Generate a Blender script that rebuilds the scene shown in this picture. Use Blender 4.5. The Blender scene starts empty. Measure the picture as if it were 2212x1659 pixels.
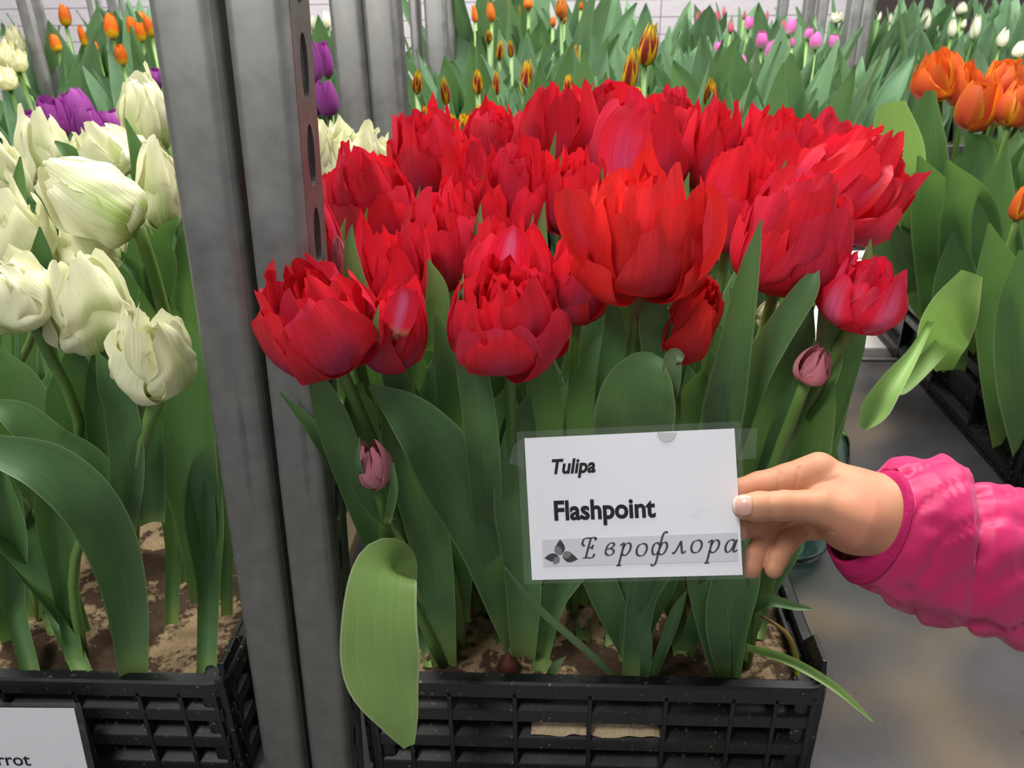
import bpy, bmesh, math, random
import numpy as np
from mathutils import Vector, Matrix, Euler, noise as mnoise

# ------------------------------------------------------------------ camera, world, lights, exposure
PI = math.pi
FPX, IW, IH = 1790.0, 2212, 1659
CAMZ, PITCH, YAW, ROLL = 0.665, 27.0, 3.0, 1.0
scn = bpy.context.scene
COL = scn.collection
_p, _y, _r = (math.radians(a) for a in (PITCH, YAW, ROLL))
CF = Vector((-math.sin(_y)*math.cos(_p), math.cos(_y)*math.cos(_p), -math.sin(_p)))
_R = CF.cross(Vector((0, 0, 1))).normalized()
_U = _R.cross(CF)
CR = _R*math.cos(_r) - _U*math.sin(_r)
CU = _U*math.cos(_r) + _R*math.sin(_r)
CC = Vector((0, 0, CAMZ))
cd = bpy.data.cameras.new('camera')
cd.sensor_width = 36.0
cd.lens = FPX/IW*36.0
cd.clip_start, cd.clip_end = 0.02, 60
cd.dof.use_dof = True
cd.dof.focus_distance = 0.53
cd.dof.aperture_fstop = 19
cam = bpy.data.objects.new('camera', cd)
m3 = Matrix((CR, CU, -CF)).transposed()
cam.matrix_world = Matrix.Translation(CC) @ m3.to_4x4()
COL.objects.link(cam)
scn.camera = cam

w = bpy.data.worlds.new('hall'); scn.world = w; w.use_nodes = True
w.node_tree.nodes['Background'].inputs[0].default_value = (0.93, 0.95, 1.0, 1)
w.node_tree.nodes['Background'].inputs[1].default_value = 0.33

def area_light(name, loc, target, sx, sy, power, col=(1, 0.98, 0.95)):
    l = bpy.data.lights.new(name, 'AREA'); l.shape = 'RECTANGLE'; l.size = sx; l.size_y = sy
    l.energy = power; l.color = col
    o = bpy.data.objects.new(name, l); COL.objects.link(o)
    o.location = loc
    o.rotation_euler = (Vector(target)-Vector(loc)).to_track_quat('-Z', 'Y').to_euler()
    return o
# lamps hanging under the hall's roof
area_light('hall_lamp', (-0.75, -0.55, 2.3), (0.0, 0.75, 0.3), 0.5, 0.5, 38)
area_light('hall_lamp', (0.4, 1.5, 3.1), (0.4, 1.6, 0.2), 3.2, 0.8, 105)
area_light('hall_lamp', (-1.3, 1.75, 3.2), (-1.0, 3.3, 0.5), 2.0, 0.6, 150)
area_light('hall_lamp', (1.7, 1.75, 3.2), (1.4, 3.3, 0.5), 2.0, 0.6, 150)

scn.view_settings.view_transform = 'Standard'
scn.view_settings.look = 'None'
scn.view_settings.gamma = 1.0
scn.view_settings.use_curve_mapping = False
scn.view_settings.exposure = -0.12

# ------------------------------------------------------------------ helpers
def ray(x, y): return CF + CR*((x-IW/2)/FPX) - CU*((y-IH/2)/FPX)
def at_d(x, y, d): return CC + ray(x, y)*d                 # at a distance along the view axis
def at_y(x, y, Y):
    r = ray(x, y); return CC + r*(Y/r.y)                    # on the plane world-Y = Y
def at_z(x, y, z):
    r = ray(x, y); return CC + r*((z-CAMZ)/r.z)             # on the plane world-Z = z
def depth(p): return (Vector(p)-CC).dot(CF)
def project(p):
    d = Vector(p)-CC; z = d.dot(CF)
    return IW/2+FPX*d.dot(CR)/z, IH/2-FPX*d.dot(CU)/z, z
RNG = random.Random(7)
def U(a, b): return RNG.uniform(a, b)

def link(name, me, mat=None, parent=None, smooth=True, loc=None):
    if mat is not None and not me.materials: me.materials.append(mat)
    o = bpy.data.objects.new(name, me)
    COL.objects.link(o)
    if parent is not None: o.parent = parent
    if loc is not None: o.location = loc
    return o
def mesh(name, V, F, uv=None, smooth=True):
    me = bpy.data.meshes.new(name)
    me.from_pydata([tuple(v) for v in V], [], F)
    if smooth: me.polygons.foreach_set('use_smooth', [True]*len(me.polygons))
    if uv is not None:
        l = me.uv_layers.new(name='UVMap')
        vi = np.empty(len(me.loops), dtype=np.int32); me.loops.foreach_get('vertex_index', vi)
        l.data.foreach_set('uv', np.asarray(uv, dtype=np.float32)[vi].ravel())
    me.update()
    return me
def grid_faces(nu, nv, off=0, wrap=False):
    F = []
    for j in range(nv-1):
        for i in range(nu if wrap else nu-1):
            a = off+j*nu+i; b = off+j*nu+(i+1) % nu
            F.append((a, b, b+nu, a+nu))
    return F
def thing(name, label, cat, loc=(0, 0, 0), group=None):
    o = bpy.data.objects.new(name, None); COL.objects.link(o); o.location = loc
    o.empty_display_size = 0.02
    return tag(o, label, cat, group)
def tag(o, label, cat, group=None, kind=None):
    o['label'] = label
    if cat: o['category'] = cat
    if group: o['group'] = group
    if kind: o['kind'] = kind
    return o
def catmull(P, n):
    P = [Vector(p) for p in P]
    if len(P) == 2: return [P[0].lerp(P[1], i/(n-1)) for i in range(n)]
    Q = [P[0]*2-P[1]]+P+[P[-1]*2-P[-2]]
    out = []
    m = len(P)-1
    for i in range(n):
        t = i/(n-1)*m; k = min(int(t), m-1); t -= k
        a, b, c, d = Q[k:k+4]
        out.append(0.5*((2*b)+(c-a)*t+(2*a-5*b+4*c-d)*t*t+(3*b-a-3*c+d)*t*t*t))
    return out
def interp(vals, n):
    xs = np.linspace(0, 1, len(vals)); return np.interp(np.linspace(0, 1, n), xs, vals)
def interp_smooth(vals, n):
    return [max(0.6, p.x) for p in catmull([Vector((v, 0, 0)) for v in vals], n)]
def tube_mesh(name, pts, rad, n=8, seg=14, cap=True):
    C = catmull(pts, seg)
    rr = interp(rad if isinstance(rad, (list, tuple)) else [rad, rad], seg)
    V, F, uv = [], [], []
    ref = Vector((0.31, -0.9, 0.2)).normalized()
    for j in range(seg):
        t = (C[min(j+1, seg-1)]-C[max(j-1, 0)]).normalized()
        s = t.cross(ref)
        if s.length < 1e-3: s = t.cross(Vector((1, 0, 0)))
        s.normalize(); b = t.cross(s)
        for i in range(n):
            a = 2*PI*i/n
            V.append(C[j]+(s*math.cos(a)+b*math.sin(a))*rr[j]); uv.append((i/n, j/(seg-1)))
    F = grid_faces(n, seg, wrap=True)
    if cap: F += [tuple(range(n-1, -1, -1)), tuple(range((seg-1)*n, seg*n))]
    return mesh(name, V, F, uv)
def box_data(V, F, c0, c1):
    o = len(V)
    x0, y0, z0 = c0; x1, y1, z1 = c1
    V += [(x0,y0,z0),(x1,y0,z0),(x1,y1,z0),(x0,y1,z0),(x0,y0,z1),(x1,y0,z1),(x1,y1,z1),(x0,y1,z1)]
    F += [tuple(o+i for i in f) for f in ((3,2,1,0),(4,5,6,7),(0,1,5,4),(1,2,6,5),(2,3,7,6),(3,0,4,7))]
def bevelled(name, V, F, w=0.002, seg=2):
    me = bpy.data.meshes.new(name)
    bm = bmesh.new()
    vs = [bm.verts.new(v) for v in V]
    for f in F: bm.faces.new([vs[i] for i in f])
    bmesh.ops.recalc_face_normals(bm, faces=bm.faces)
    if w > 0: bmesh.ops.bevel(bm, geom=bm.edges[:], offset=w, segments=seg, affect='EDGES', profile=0.6)
    for f in bm.faces: f.smooth = w > 0 and seg > 2
    bm.to_mesh(me); bm.free()
    return me
def box_mesh(name, c0, c1, bev=0.002, seg=2):
    V, F = [], []; box_data(V, F, c0, c1); return bevelled(name, V, F, bev, seg)

# ------------------------------------------------------------------ materials
class NT:
    def __init__(self, name, rough=0.5, spec=0.4):
        self.m = bpy.data.materials.new(name); self.m.use_nodes = True
        self.t = self.m.node_tree; self.b = self.t.nodes['Principled BSDF']; self.out = self.t.nodes['Material Output']
        self.b.inputs['Roughness'].default_value = rough
        self.b.inputs['Specular IOR Level'].default_value = spec
    def n(self, typ, **kw):
        x = self.t.nodes.new('ShaderNode'+typ)
        for k, v in kw.items(): setattr(x, k, v)
        return x
    def l(self, a, b): self.t.links.new(a, b)
    def val(self, sock, v):
        if hasattr(v, 'is_output'): self.l(v, sock)
        elif isinstance(v, (tuple, list)) and len(v) == 3 and sock.type == 'RGBA': sock.default_value = (*v, 1)
        else: sock.default_value = v
    def math(self, op, a, b=0.0, clamp=False):
        x = self.n('Math', operation=op); x.use_clamp = clamp
        self.val(x.inputs[0], a); self.val(x.inputs[1], b); return x.outputs[0]
    def mix(self, f, a, b, mode='MIX'):
        x = self.n('Mix', data_type='RGBA', blend_type=mode)
        self.val(x.inputs['Factor'], f); self.val(x.inputs[6], a); self.val(x.inputs[7], b); return x.outputs[2]
    def ramp(self, f, stops, interp='LINEAR'):
        x = self.n('ValToRGB'); e = x.color_ramp.elements; x.color_ramp.interpolation = interp
        while len(e) < len(stops): e.new(0.5)
        for k, (p, c) in enumerate(stops):
            e[k].position = p; e[k].color = (*c, 1) if not isinstance(c, float) else (c, c, c, 1)
        self.val(x.inputs[0], f); return x.outputs[0]
    def smooth(self, x, a, b):
        r = self.n('MapRange', interpolation_type='SMOOTHSTEP'); self.val(r.inputs[0], x)
        r.inputs[1].default_value = a; r.inputs[2].default_value = b; return r.outputs[0]
    def coord(self, kind='Object', scale=(1, 1, 1)):
        tc = self.n('TexCoord'); mp = self.n('Mapping'); mp.inputs['Scale'].default_value = scale
        self.l(tc.outputs[kind], mp.inputs[0]); return mp.outputs[0]
    def noise(self, co, scale, detail=3, rough=0.5, dist=0.0):
        x = self.n('TexNoise'); self.l(co, x.inputs['Vector']); x.inputs['Scale'].default_value = scale
        x.inputs['Detail'].default_value = detail; x.inputs['Roughness'].default_value = rough
        x.inputs['Distortion'].default_value = dist; return x.outputs[0]
    def uv(self):
        u = self.n('UVMap'); s = self.n('SeparateXYZ'); self.l(u.outputs[0], s.inputs[0]); return u.outputs[0], s.outputs[0], s.outputs[1]
    def rand(self): return self.n('ObjectInfo').outputs['Random']
    def color(self, c): self.val(self.b.inputs['Base Color'], c)
    def bump(self, h, strength=0.3, dist=0.001):
        x = self.n('Bump'); x.inputs['Strength'].default_value = strength; x.inputs['Distance'].default_value = dist
        self.l(h, x.inputs['Height']); self.l(x.outputs[0], self.b.inputs['Normal']); return x.outputs[0]
    def translucent(self, c, f):
        tr = self.n('BsdfTranslucent'); self.val(tr.inputs[0], c)
        mx = self.n('MixShader'); mx.inputs[0].default_value = f
        self.l(self.b.outputs[0], mx.inputs[1]); self.l(tr.outputs[0], mx.inputs[2]); self.l(mx.outputs[0], self.out.inputs[0])

def petal_mat(name, main, stripe, base, stripe_amt=0.8, stripe_w=(0.35, 1.0), base_v=(0.05, 0.3), stripe_v=(0.95, 0.35), trans=0.28, edge=None, rough=0.42, var=0.12, streak=0.5, bump=0.25, vv=1.0):
    k = NT(name, rough, 0.3)
    co, u, v = k.uv()
    cen = k.math('SUBTRACT', 1.0, k.math('ABSOLUTE', k.math('SUBTRACT', k.math('MULTIPLY', u, 2.0), 1.0)))
    mp = k.n('Mapping'); mp.inputs['Scale'].default_value = (26, 1.6, 1); k.l(co, mp.inputs[0])
    oi = k.rand(); add = k.n('VectorMath', operation='ADD'); k.l(mp.outputs[0], add.inputs[0]); k.l(k.math('MULTIPLY', oi, 40.0), add.inputs[1])
    st = k.noise(add.outputs[0], 1.0, 4, 0.6)
    cen2 = k.math('ADD', cen, k.math('MULTIPLY', k.math('SUBTRACT', st, 0.5), streak))
    sm = k.math('MULTIPLY', k.math('MULTIPLY', k.smooth(cen2, *stripe_w), k.smooth(v, *stripe_v)), stripe_amt)
    c = k.mix(sm, main, stripe)
    c = k.mix(k.math('MULTIPLY', k.math('SUBTRACT', oi, 0.5), var*2, clamp=True), c, stripe)
    if edge is not None: c = k.mix(k.smooth(k.math('ADD', cen, k.math('MULTIPLY', k.math('SUBTRACT', st, 0.5), 0.5)), 0.32, 0.02), c, edge)
    vb = k.math('ADD', v, k.math('MULTIPLY', k.math('SUBTRACT', st, 0.5), 0.25))
    c = k.mix(k.smooth(vb, base_v[1], base_v[0]), c, base)
    vein = k.math('MULTIPLY', k.math('ADD', 1-0.28*vv, k.math('MULTIPLY', st, 0.5*vv)), k.math('ADD', 1-0.20*vv, k.math('MULTIPLY', k.math('FRACT', k.math('MULTIPLY', oi, 7.31)), 0.32*vv)))
    hsv = k.n('HueSaturation'); k.val(hsv.inputs['Color'], c); k.val(hsv.inputs['Value'], vein); c = hsv.outputs[0]
    k.color(c); k.bump(st, bump, 0.0012)
    k.translucent(c, trans)
    return k.m
M = {}
RED = (0.78, 0.020, 0.036); PINK = (0.62, 0.062, 0.17)
M['red'] = petal_mat('red_petal', RED, PINK, (0.72, 0.42, 0.22), 0.85, (0.2, 1.0), (0.02, 0.2), trans=0.32, rough=0.40, var=0.3, bump=0.4, streak=0.8)
M['red_orange'] = petal_mat('orange_red_petal', (0.83, 0.030, 0.028), (0.70, 0.055, 0.12), (0.72, 0.42, 0.22), 0.5, (0.25, 1.05), (0.02, 0.18), trans=0.32, rough=0.40, var=0.3, bump=0.4, streak=0.8)
M['red_stripe'] = petal_mat('red_striped_petal', (0.76, 0.016, 0.05), (0.70, 0.13, 0.27), (0.72, 0.5, 0.22), 0.9, (0.45, 1.0), (0.02, 0.26), (1.1, 0.6))
M['pink_bud'] = petal_mat('pink_bud_petal', (0.60, 0.20, 0.25), (0.66, 0.36, 0.34), (0.5, 0.5, 0.22), 0.7, (0.3, 1.0), (0.0, 0.35), trans=0.2)
M['parrot'] = petal_mat('cream_parrot_petal', (0.90, 0.89, 0.62), (0.40, 0.58, 0.12), (0.56, 0.68, 0.2), 0.95, (0.42, 0.95), (0.02, 0.40), (0.95, 0.25), trans=0.3, streak=1.1, bump=0.7, vv=0.3, var=0.05, rough=0.5)
M['cream'] = petal_mat('cream_petal', (0.92, 0.90, 0.60), (0.85, 0.82, 0.42), (0.6, 0.65, 0.2), 0.5, trans=0.3)
M['purple'] = petal_mat('purple_petal', (0.34, 0.055, 0.32), (0.47, 0.13, 0.44), (0.36, 0.2, 0.36), 0.6, (0.3, 1.0), (0.0, 0.15), trans=0.25, rough=0.4)
M['orange'] = petal_mat('orange_petal', (0.83, 0.17, 0.02), (0.72, 0.085, 0.045), (0.7, 0.2, 0.06), 0.9, (0.3, 0.9), (0.0, 0.1), (1.1, 0.5), edge=(0.92, 0.42, 0.03), trans=0.28)
M['fire'] = petal_mat('orange_yellow_petal', (0.90, 0.20, 0.015), (0.90, 0.13, 0.03), (0.92, 0.62, 0.02), 0.6, (0.3, 1.0), (0.42, 0.66), trans=0.25)
M['tangerine'] = petal_mat('tangerine_petal', (0.88, 0.27, 0.03), (0.85, 0.2, 0.05), (0.86, 0.22, 0.06), 0.6, trans=0.25)
M['flame'] = petal_mat('yellow_and_crimson_petal', (0.92, 0.58, 0.01), (0.33, 0.015, 0.03), (0.75, 0.6, 0.16), 0.97, (0.56, 0.64), (0.0, 0.16), (1.0, 0.72), trans=0.2, streak=0.9, var=0.3)
M['pink'] = petal_mat('pink_white_petal', (0.80, 0.20, 0.55), (0.75, 0.14, 0.50), (0.92, 0.86, 0.74), 0.5, (0.3, 1.0), (0.3, 0.6), trans=0.25)
M['rose'] = petal_mat('rose_petal', (0.80, 0.20, 0.26), (0.75, 0.16, 0.26), (0.75, 0.3, 0.3), 0.5, trans=0.25)
M['ivory'] = petal_mat('ivory_petal', (0.95, 0.94, 0.74), (0.9, 0.9, 0.62), (0.68, 0.76, 0.4), 0.5, trans=0.25)

def leaf_mat(name, c0, c1, edge, trans=0.22, rough=0.42):
    k = NT(name, rough, 0.35)
    co, u, v = k.uv()
    mp = k.n('Mapping'); mp.inputs['Scale'].default_value = (34, 0.9, 1); k.l(co, mp.inputs[0])
    st = k.noise(mp.outputs[0], 1.0, 3, 0.6)
    big = k.noise(k.coord('Object'), 14, 3)
    r = k.rand()
    f = k.math('ADD', k.math('MULTIPLY', r, 0.75), k.math('MULTIPLY', k.math('SUBTRACT', big, 0.4), 1.0), clamp=True)
    c = k.mix(f, c0, c1)
    c = k.mix(k.math('MULTIPLY', k.smooth(st, 0.45, 0.75), 0.28), c, tuple(x*1.5 for x in c1))
    cen = k.math('ABSOLUTE', k.math('SUBTRACT', k.math('MULTIPLY', u, 2.0), 1.0))
    c = k.mix(k.math('MULTIPLY', k.smooth(cen, 0.92, 0.99), 0.55), c, edge)
    c = k.mix(k.math('MULTIPLY', k.smooth(v, 0.14, 0.0), 0.7), c, (0.30, 0.42, 0.12))
    k.color(c); k.bump(st, 0.22, 0.0006)
    k.translucent(k.mix(0.5, c, (0.22, 0.45, 0.05)), trans)
    return k.m
M['leaf'] = leaf_mat('tulip_leaf', (0.062, 0.140, 0.062), (0.125, 0.245, 0.085), (0.34, 0.42, 0.22))
M['leaf_pale'] = leaf_mat('pale_tulip_leaf', (0.24, 0.42, 0.11), (0.33, 0.50, 0.15), (0.72, 0.75, 0.5), 0.3)
M['leaf_far'] = leaf_mat('hazy_far_tulip_leaf', (0.10, 0.205, 0.11), (0.19, 0.32, 0.175), (0.26, 0.42, 0.22), 0.25)  # background haze mixed into these greens: lighter and less saturated
M['leaf_grey'] = leaf_mat('grey_tulip_leaf', (0.12, 0.19, 0.09), (0.17, 0.26, 0.12), (0.45, 0.46, 0.28))
M['leaf_red'] = leaf_mat('red_tipped_leaf', (0.15, 0.16, 0.06), (0.2, 0.2, 0.08), (0.6, 0.3, 0.2))
k = NT('stem_green', 0.4, 0.35); k.color(k.mix(k.rand(), (0.10, 0.20, 0.045), (0.19, 0.31, 0.08))); M['stem'] = k.m
k = NT('stem_yellow', 0.4, 0.35); k.color(k.mix(k.smooth(k.uv()[2], 0.2, 0.7), (0.26, 0.36, 0.03), (0.22, 0.13, 0.02))); M['stem_yellow'] = k.m
k = NT('stamen_yellow', 0.6); k.color((0.6, 0.42, 0.08)); M['stamen'] = k.m

k = NT('galvanised_steel', 0.42, 0.5); k.b.inputs['Metallic'].default_value = 0.72
co = k.coord('Object')
n1 = k.noise(co, 45, 4, 0.6); n2 = k.noise(co, 9, 3, 0.5)
st = k.noise(k.coord('Object', (40, 40, 3)), 2, 4, 0.6)
c = k.mix(n1, (0.135, 0.137, 0.132), (0.285, 0.285, 0.272)); c = k.mix(k.math('MULTIPLY', k.smooth(n2, 0.45, 0.7), 0.5), c, (0.22, 0.205, 0.18))
c = k.mix(k.math('MULTIPLY', k.smooth(st, 0.6, 0.75), 0.45), c, (0.06, 0.065, 0.07)); k.color(c)
k.val(k.b.inputs['Roughness'], k.math('ADD', 0.34, k.math('MULTIPLY', n1, 0.3))); k.bump(n1, 0.08, 0.0005); M['steel'] = k.m
k = NT('shelf_sheet', 0.3, 0.3)
co = k.coord('Object'); n1 = k.noise(co, 7, 5, 0.6); n2 = k.noise(co, 60, 4, 0.7); n3 = k.noise(co, 3.1, 2)
c = k.mix(n1, (0.035, 0.034, 0.035), (0.085, 0.08, 0.08)); c = k.mix(k.math('MULTIPLY', k.smooth(n3, 0.46, 0.60), 0.8), c, (0.17, 0.125, 0.075))
c = k.mix(k.smooth(n2, 0.66, 0.72), c, (0.02, 0.03, 0.025)); k.color(c)
k.val(k.b.inputs['Roughness'], k.math('ADD', 0.14, k.math('MULTIPLY', n1, 0.26))); M['shelf'] = k.m
k = NT('shelf_board_painted_reflection', 0.5, 0.4); co = k.coord('Object'); k.color(k.mix(k.noise(co, 6, 4), (0.50, 0.46, 0.43), (0.66, 0.62, 0.59))); M['board'] = k.m  # reflection of the bright background is put into this pale beige
k = NT('black_plastic', 0.34, 0.5); co = k.coord('Object'); n1 = k.noise(co, 30, 5, 0.65); n2 = k.noise(co, 220, 2)
c = k.mix(k.smooth(n1, 0.55, 0.75), (0.004, 0.005, 0.006), (0.022, 0.020, 0.018)); c = k.mix(k.math('MULTIPLY', k.smooth(n2, 0.64, 0.72), k.smooth(n1, 0.4, 0.6)), c, (0.22, 0.18, 0.12)); k.color(c)
k.val(k.b.inputs['Roughness'], k.math('ADD', 0.25, k.math('MULTIPLY', n1, 0.35))); M['crate'] = k.m
k = NT('sandy_soil', 0.95, 0.2); co = k.coord('Object'); n1 = k.noise(co, 9, 4, 0.6); n2 = k.noise(co, 130, 4, 0.7); n3 = k.noise(co, 400, 2)
sand = k.mix(n3, (0.22, 0.15, 0.082), (0.38, 0.275, 0.16)); peat = k.mix(n2, (0.016, 0.010, 0.007), (0.09, 0.055, 0.032))
c = k.mix(k.smooth(k.math('ADD', n1, k.math('MULTIPLY', k.math('SUBTRACT', n2, 0.5), 0.35)), 0.46, 0.53), sand, peat); k.color(c); k.bump(n2, 0.9, 0.004); M['soil'] = k.m
k = NT('loose_sand', 0.95, 0.2); co = k.coord('Object'); k.color(k.mix(k.noise(co, 500, 3), (0.34, 0.25, 0.14), (0.58, 0.46, 0.30))); k.bump(k.noise(co, 300, 3), 0.8, 0.003); M['sand'] = k.m
k = NT('white_paper', 0.45, 0.4); co = k.coord('Object'); k.color(k.mix(k.smooth(k.noise(co, 40, 5, 0.7), 0.6, 0.8), (0.70, 0.70, 0.735), (0.60, 0.60, 0.62))); M['paper'] = k.m
for nm, c in (('ink', (0.012, 0.012, 0.016)), ('ink_grey', (0.055, 0.055, 0.065)), ('band_grey', (0.54, 0.54, 0.58)), ('spot_grey', (0.47, 0.47, 0.47)), ('logo_dark', (0.045, 0.045, 0.05)), ('logo_mid', (0.16, 0.16, 0.165))):
    k = NT(nm, 0.5, 0.3); k.color(c); M[nm] = k.m
k = NT('clear_laminate', 0.12, 0.5); k.color((0.35, 0.38, 0.35))
k.b.inputs['Alpha'].default_value = 0.06; M['film'] = k.m
k = NT('skin', 0.55, 0.3); co = k.coord('Object'); n1 = k.noise(co, 38, 3); n2 = k.noise(co, 700, 2)
c = k.mix(k.smooth(n1, 0.35, 0.7), (0.52, 0.255, 0.145), (0.50, 0.21, 0.125)); k.color(c); k.bump(n2, 0.12, 0.0004)
k.b.inputs['Subsurface Weight'].default_value = 0.18; k.b.inputs['Subsurface Radius'].default_value = (0.006, 0.0025, 0.0012); k.b.inputs['Subsurface Scale'].default_value = 1.0; M['skin'] = k.m
k = NT('nail', 0.25, 0.5); k.color(k.mix(k.smooth(k.uv()[1], 0.16, 0.06), (0.64, 0.36, 0.29), (0.80, 0.66, 0.55))); M['nail'] = k.m
k = NT('magenta_nylon', 0.5, 0.4); co = k.coord('Object'); n1 = k.noise(co, 45, 2, 0.5, 0.6)
k.color(k.mix(k.noise(co, 25, 2), (0.42, 0.007, 0.078), (0.54, 0.013, 0.112))); k.bump(n1, 0.06, 0.004)
k.b.inputs['Sheen Weight'].default_value = 0.25; k.b.inputs['Sheen Tint'].default_value = (1, 0.5, 0.8, 1); M['jacket'] = k.m
k = NT('cuff_knit', 0.8, 0.2); k.color((0.38, 0.012, 0.09)); co = k.coord('Object'); k.bump(k.noise(co, 400, 2), 0.4, 0.001); M['cuff'] = k.m
k = NT('teal_glass', 0.03, 0.5); k.color((0.70, 0.97, 0.92)); k.b.inputs['Transmission Weight'].default_value = 1.0; k.b.inputs['IOR'].default_value = 1.45; M['glass'] = k.m
k = NT('whitewashed_wall', 0.85, 0.2); co = k.coord('Object')
k.color(k.mix(k.noise(co, 1.3, 3), (0.44, 0.41, 0.435), (0.53, 0.495, 0.525))); k.bump(k.noise(co, 30, 4), 0.3, 0.01); M['wall'] = k.m
k = NT('wall_block_joint', 0.9); k.color((0.43, 0.40, 0.425)); M['joint'] = k.m
k = NT('concrete_floor', 0.7); k.color(k.mix(k.noise(k.coord('Object'), 3, 4), (0.22, 0.21, 0.2), (0.3, 0.29, 0.28))); M['floor'] = k.m
k = NT('dark_board', 0.6); k.color((0.03, 0.022, 0.02)); M['dark'] = k.m
k = NT('bulb_skin', 0.5); k.color((0.09, 0.025, 0.02)); M['bulb'] = k.m
# ------------------------------------------------------------------ setting
def plane(name, c0, c1, mat):
    o = link(name, box_mesh(name, c0, c1, 0), mat); o['kind'] = 'structure'; return o
plane('floor', (-6, -3, -0.85), (6, 6, -0.80), M['floor'])
wall = plane('wall_back', (-6, 4.25, -0.8), (6, 4.4, 2.6), M['joint'])
bh = 0.075
for i in range(26):
    z = -0.25+i*bh
    for k2, (xa, xb) in enumerate(((-6, -1.9), (-1.9, 0.5), (0.5, 6))):
        j = U(0, 0.003)
        link('panel', box_mesh('panel', (xa+0.002, 4.238-j, z+0.0015), (xb-0.002, 4.27, z+bh-0.0015), 0), M['wall'], wall)

# ------------------------------------------------------------------ trolleys: shelves and slotted posts
def post_body(name, wdt, dep, z0, z1, cr=0.005, cl=0.004):
    pts = []
    def arc(cx, cy, r, a0, a1, n=5):
        for i in range(n): a = math.radians(a0+(a1-a0)*i/(n-1)); pts.append((cx+r*math.cos(a), cy+r*math.sin(a)))
    pts.append((wdt, cr*1.05)); arc(wdt-cr, cr, cr, 0, -90); arc(cl, cl, cl, -90, -180); arc(cl, dep-cl, cl, 180, 90); pts.append((wdt, dep))
    V, F = [], []
    for z in (z0, z1): V += [(x, y, z) for x, y in pts]
    n = len(pts)
    for i in range(n-1): F.append((i, i+1, n+i+1, n+i))
    me = mesh(name, V, F, smooth=True)
    return me
def slot_plate(name, x, y0, y1, z0, z1, pitch, sw, sh, ofs=0.0):
    V, F = [], []
    n = 24; yc = (y0+y1)/2
    k0 = math.ceil((z0-ofs)/pitch+0.5); k1 = math.floor((z1-ofs)/pitch-0.5)
    for k in range(k0, k1+1):
        zc = k*pitch+ofs; o = len(V)
        for i in range(n):
            a = 2*PI*i/n; ca, sa = math.cos(a), math.sin(a)
            V.append((x, yc+sw*ca, zc+sh*(abs(sa)**0.8)*(1 if sa > 0 else -1)))
        hy, hz = (y1-y0)/2, pitch/2
        for i in range(n):
            a = 2*PI*i/n; ca, sa = math.cos(a), math.sin(a)
            s = 1/max(abs(ca)/1.0, abs(sa)/1.0)
            V.append((x, yc+hy*ca*s, zc+hz*sa*s))
        for i in range(n): j = (i+1) % n; F.append((o+i, o+j, o+n+j, o+n+i))
    return mesh(name, V, F, smooth=False)
def add_post(parent, x, y, wdt, dep, tilt=0.0, z0=-0.8, z1=1.3, zref=0.35, cr=0.005, slots=True, ofs=0.0, mirror=False):
    p = link('post', post_body('post', wdt, dep, z0-zref, z1-zref, cr), M['steel'], parent)
    p.location = Vector((x, y, zref))-parent.location; p.rotation_euler = (0, tilt, 0)
    s = p.modifiers.new('s', 'SOLIDIFY'); s.thickness = 0.002
    if slots:
        q = link('slotted_side', slot_plate('slotted_side', wdt-0.0005, cr*0.8, dep, z0-zref, z1-zref, 0.0505, 0.0075, 0.0185, ofs), M['steel'], p)
        s = q.modifiers.new('s', 'SOLIDIFY'); s.thickness = 0.0025
    return p
TILT = math.atan2(0.029, 0.606)
tl = thing('plant_trolley', 'galvanised plant trolley under the cream parrot tulips, its slim left post in front', 'trolley', (-0.9, 0.8, -0.8))
add_post(tl, -0.230, 0.480, 0.0325, 0.045, TILT, cr=0.008)
add_post(tl, -0.262, 1.06, 0.036, 0.045, 0, cr=0.008)
link('shelf', box_mesh('shelf', (-0.75, -0.36, 0.775), (0.645, 0.32, 0.7995), 0.003), M['shelf'], tl)
tr = thing('plant_trolley', 'galvanised plant trolley under the red tulips, with oval slots along its front post', 'trolley', (0.6, 0.9, -0.8))
add_post(tr, -0.1885, 0.480, 0.0305, 0.045, TILT, cr=0.006, ofs=0.012)
add_post(tr, -0.222, 1.06, 0.036, 0.055, 0, cr=0.007, ofs=0.02, slots=False)
link('shelf', box_mesh('shelf', (-0.765, -0.44, 0.775), (1.2, 0.505, 0.7995), 0.003), M['shelf'], tr)
link('shelf_lip', box_mesh('shelf_lip', (-0.7, 0.507, 0.765), (1.2, 0.517, 0.803), 0.002), M['steel'], tr)
t3 = thing('display_table', 'table with pale painted reflection on top behind the red tulips carrying pink and white tulips', 'table', (0.5, 3.0, -0.8))
link('table_top', box_mesh('table_top', (-2.6, -1.53, 0.77), (2.2, -1.0, 0.798), 0.003), M['board'], t3)
link('table_top', box_mesh('table_top', (-2.6, -0.985, 0.77), (2.2, 0.55, 0.798), 0.003), M['board'], t3)
link('table_rail', box_mesh('table_rail', (-2.6, -1.55, 0.74), (2.2, -1.535, 0.782), 0.002), M['steel'], t3)
for sx in (-2.5, 2.1):
    for sy in (-1.45, 0.45): link('leg', box_mesh('leg', (sx, sy, 0), (sx+0.05, sy+0.05, 0.77), 0.003), M['steel'], t3)
def far_post(label, px0, px1, py, Y, dep=0.045, z1=1.3, slots=False):
    a = at_y(px0, py, Y); b = at_y(px1, py, Y)
    t = thing('rack_post', label, 'post', (a.x, Y, -0.8), 'galvanised rack posts in the background')
    add_post(t, a.x, Y, abs(b.x-a.x), dep, 0, cr=0.006, slots=slots)
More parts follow.
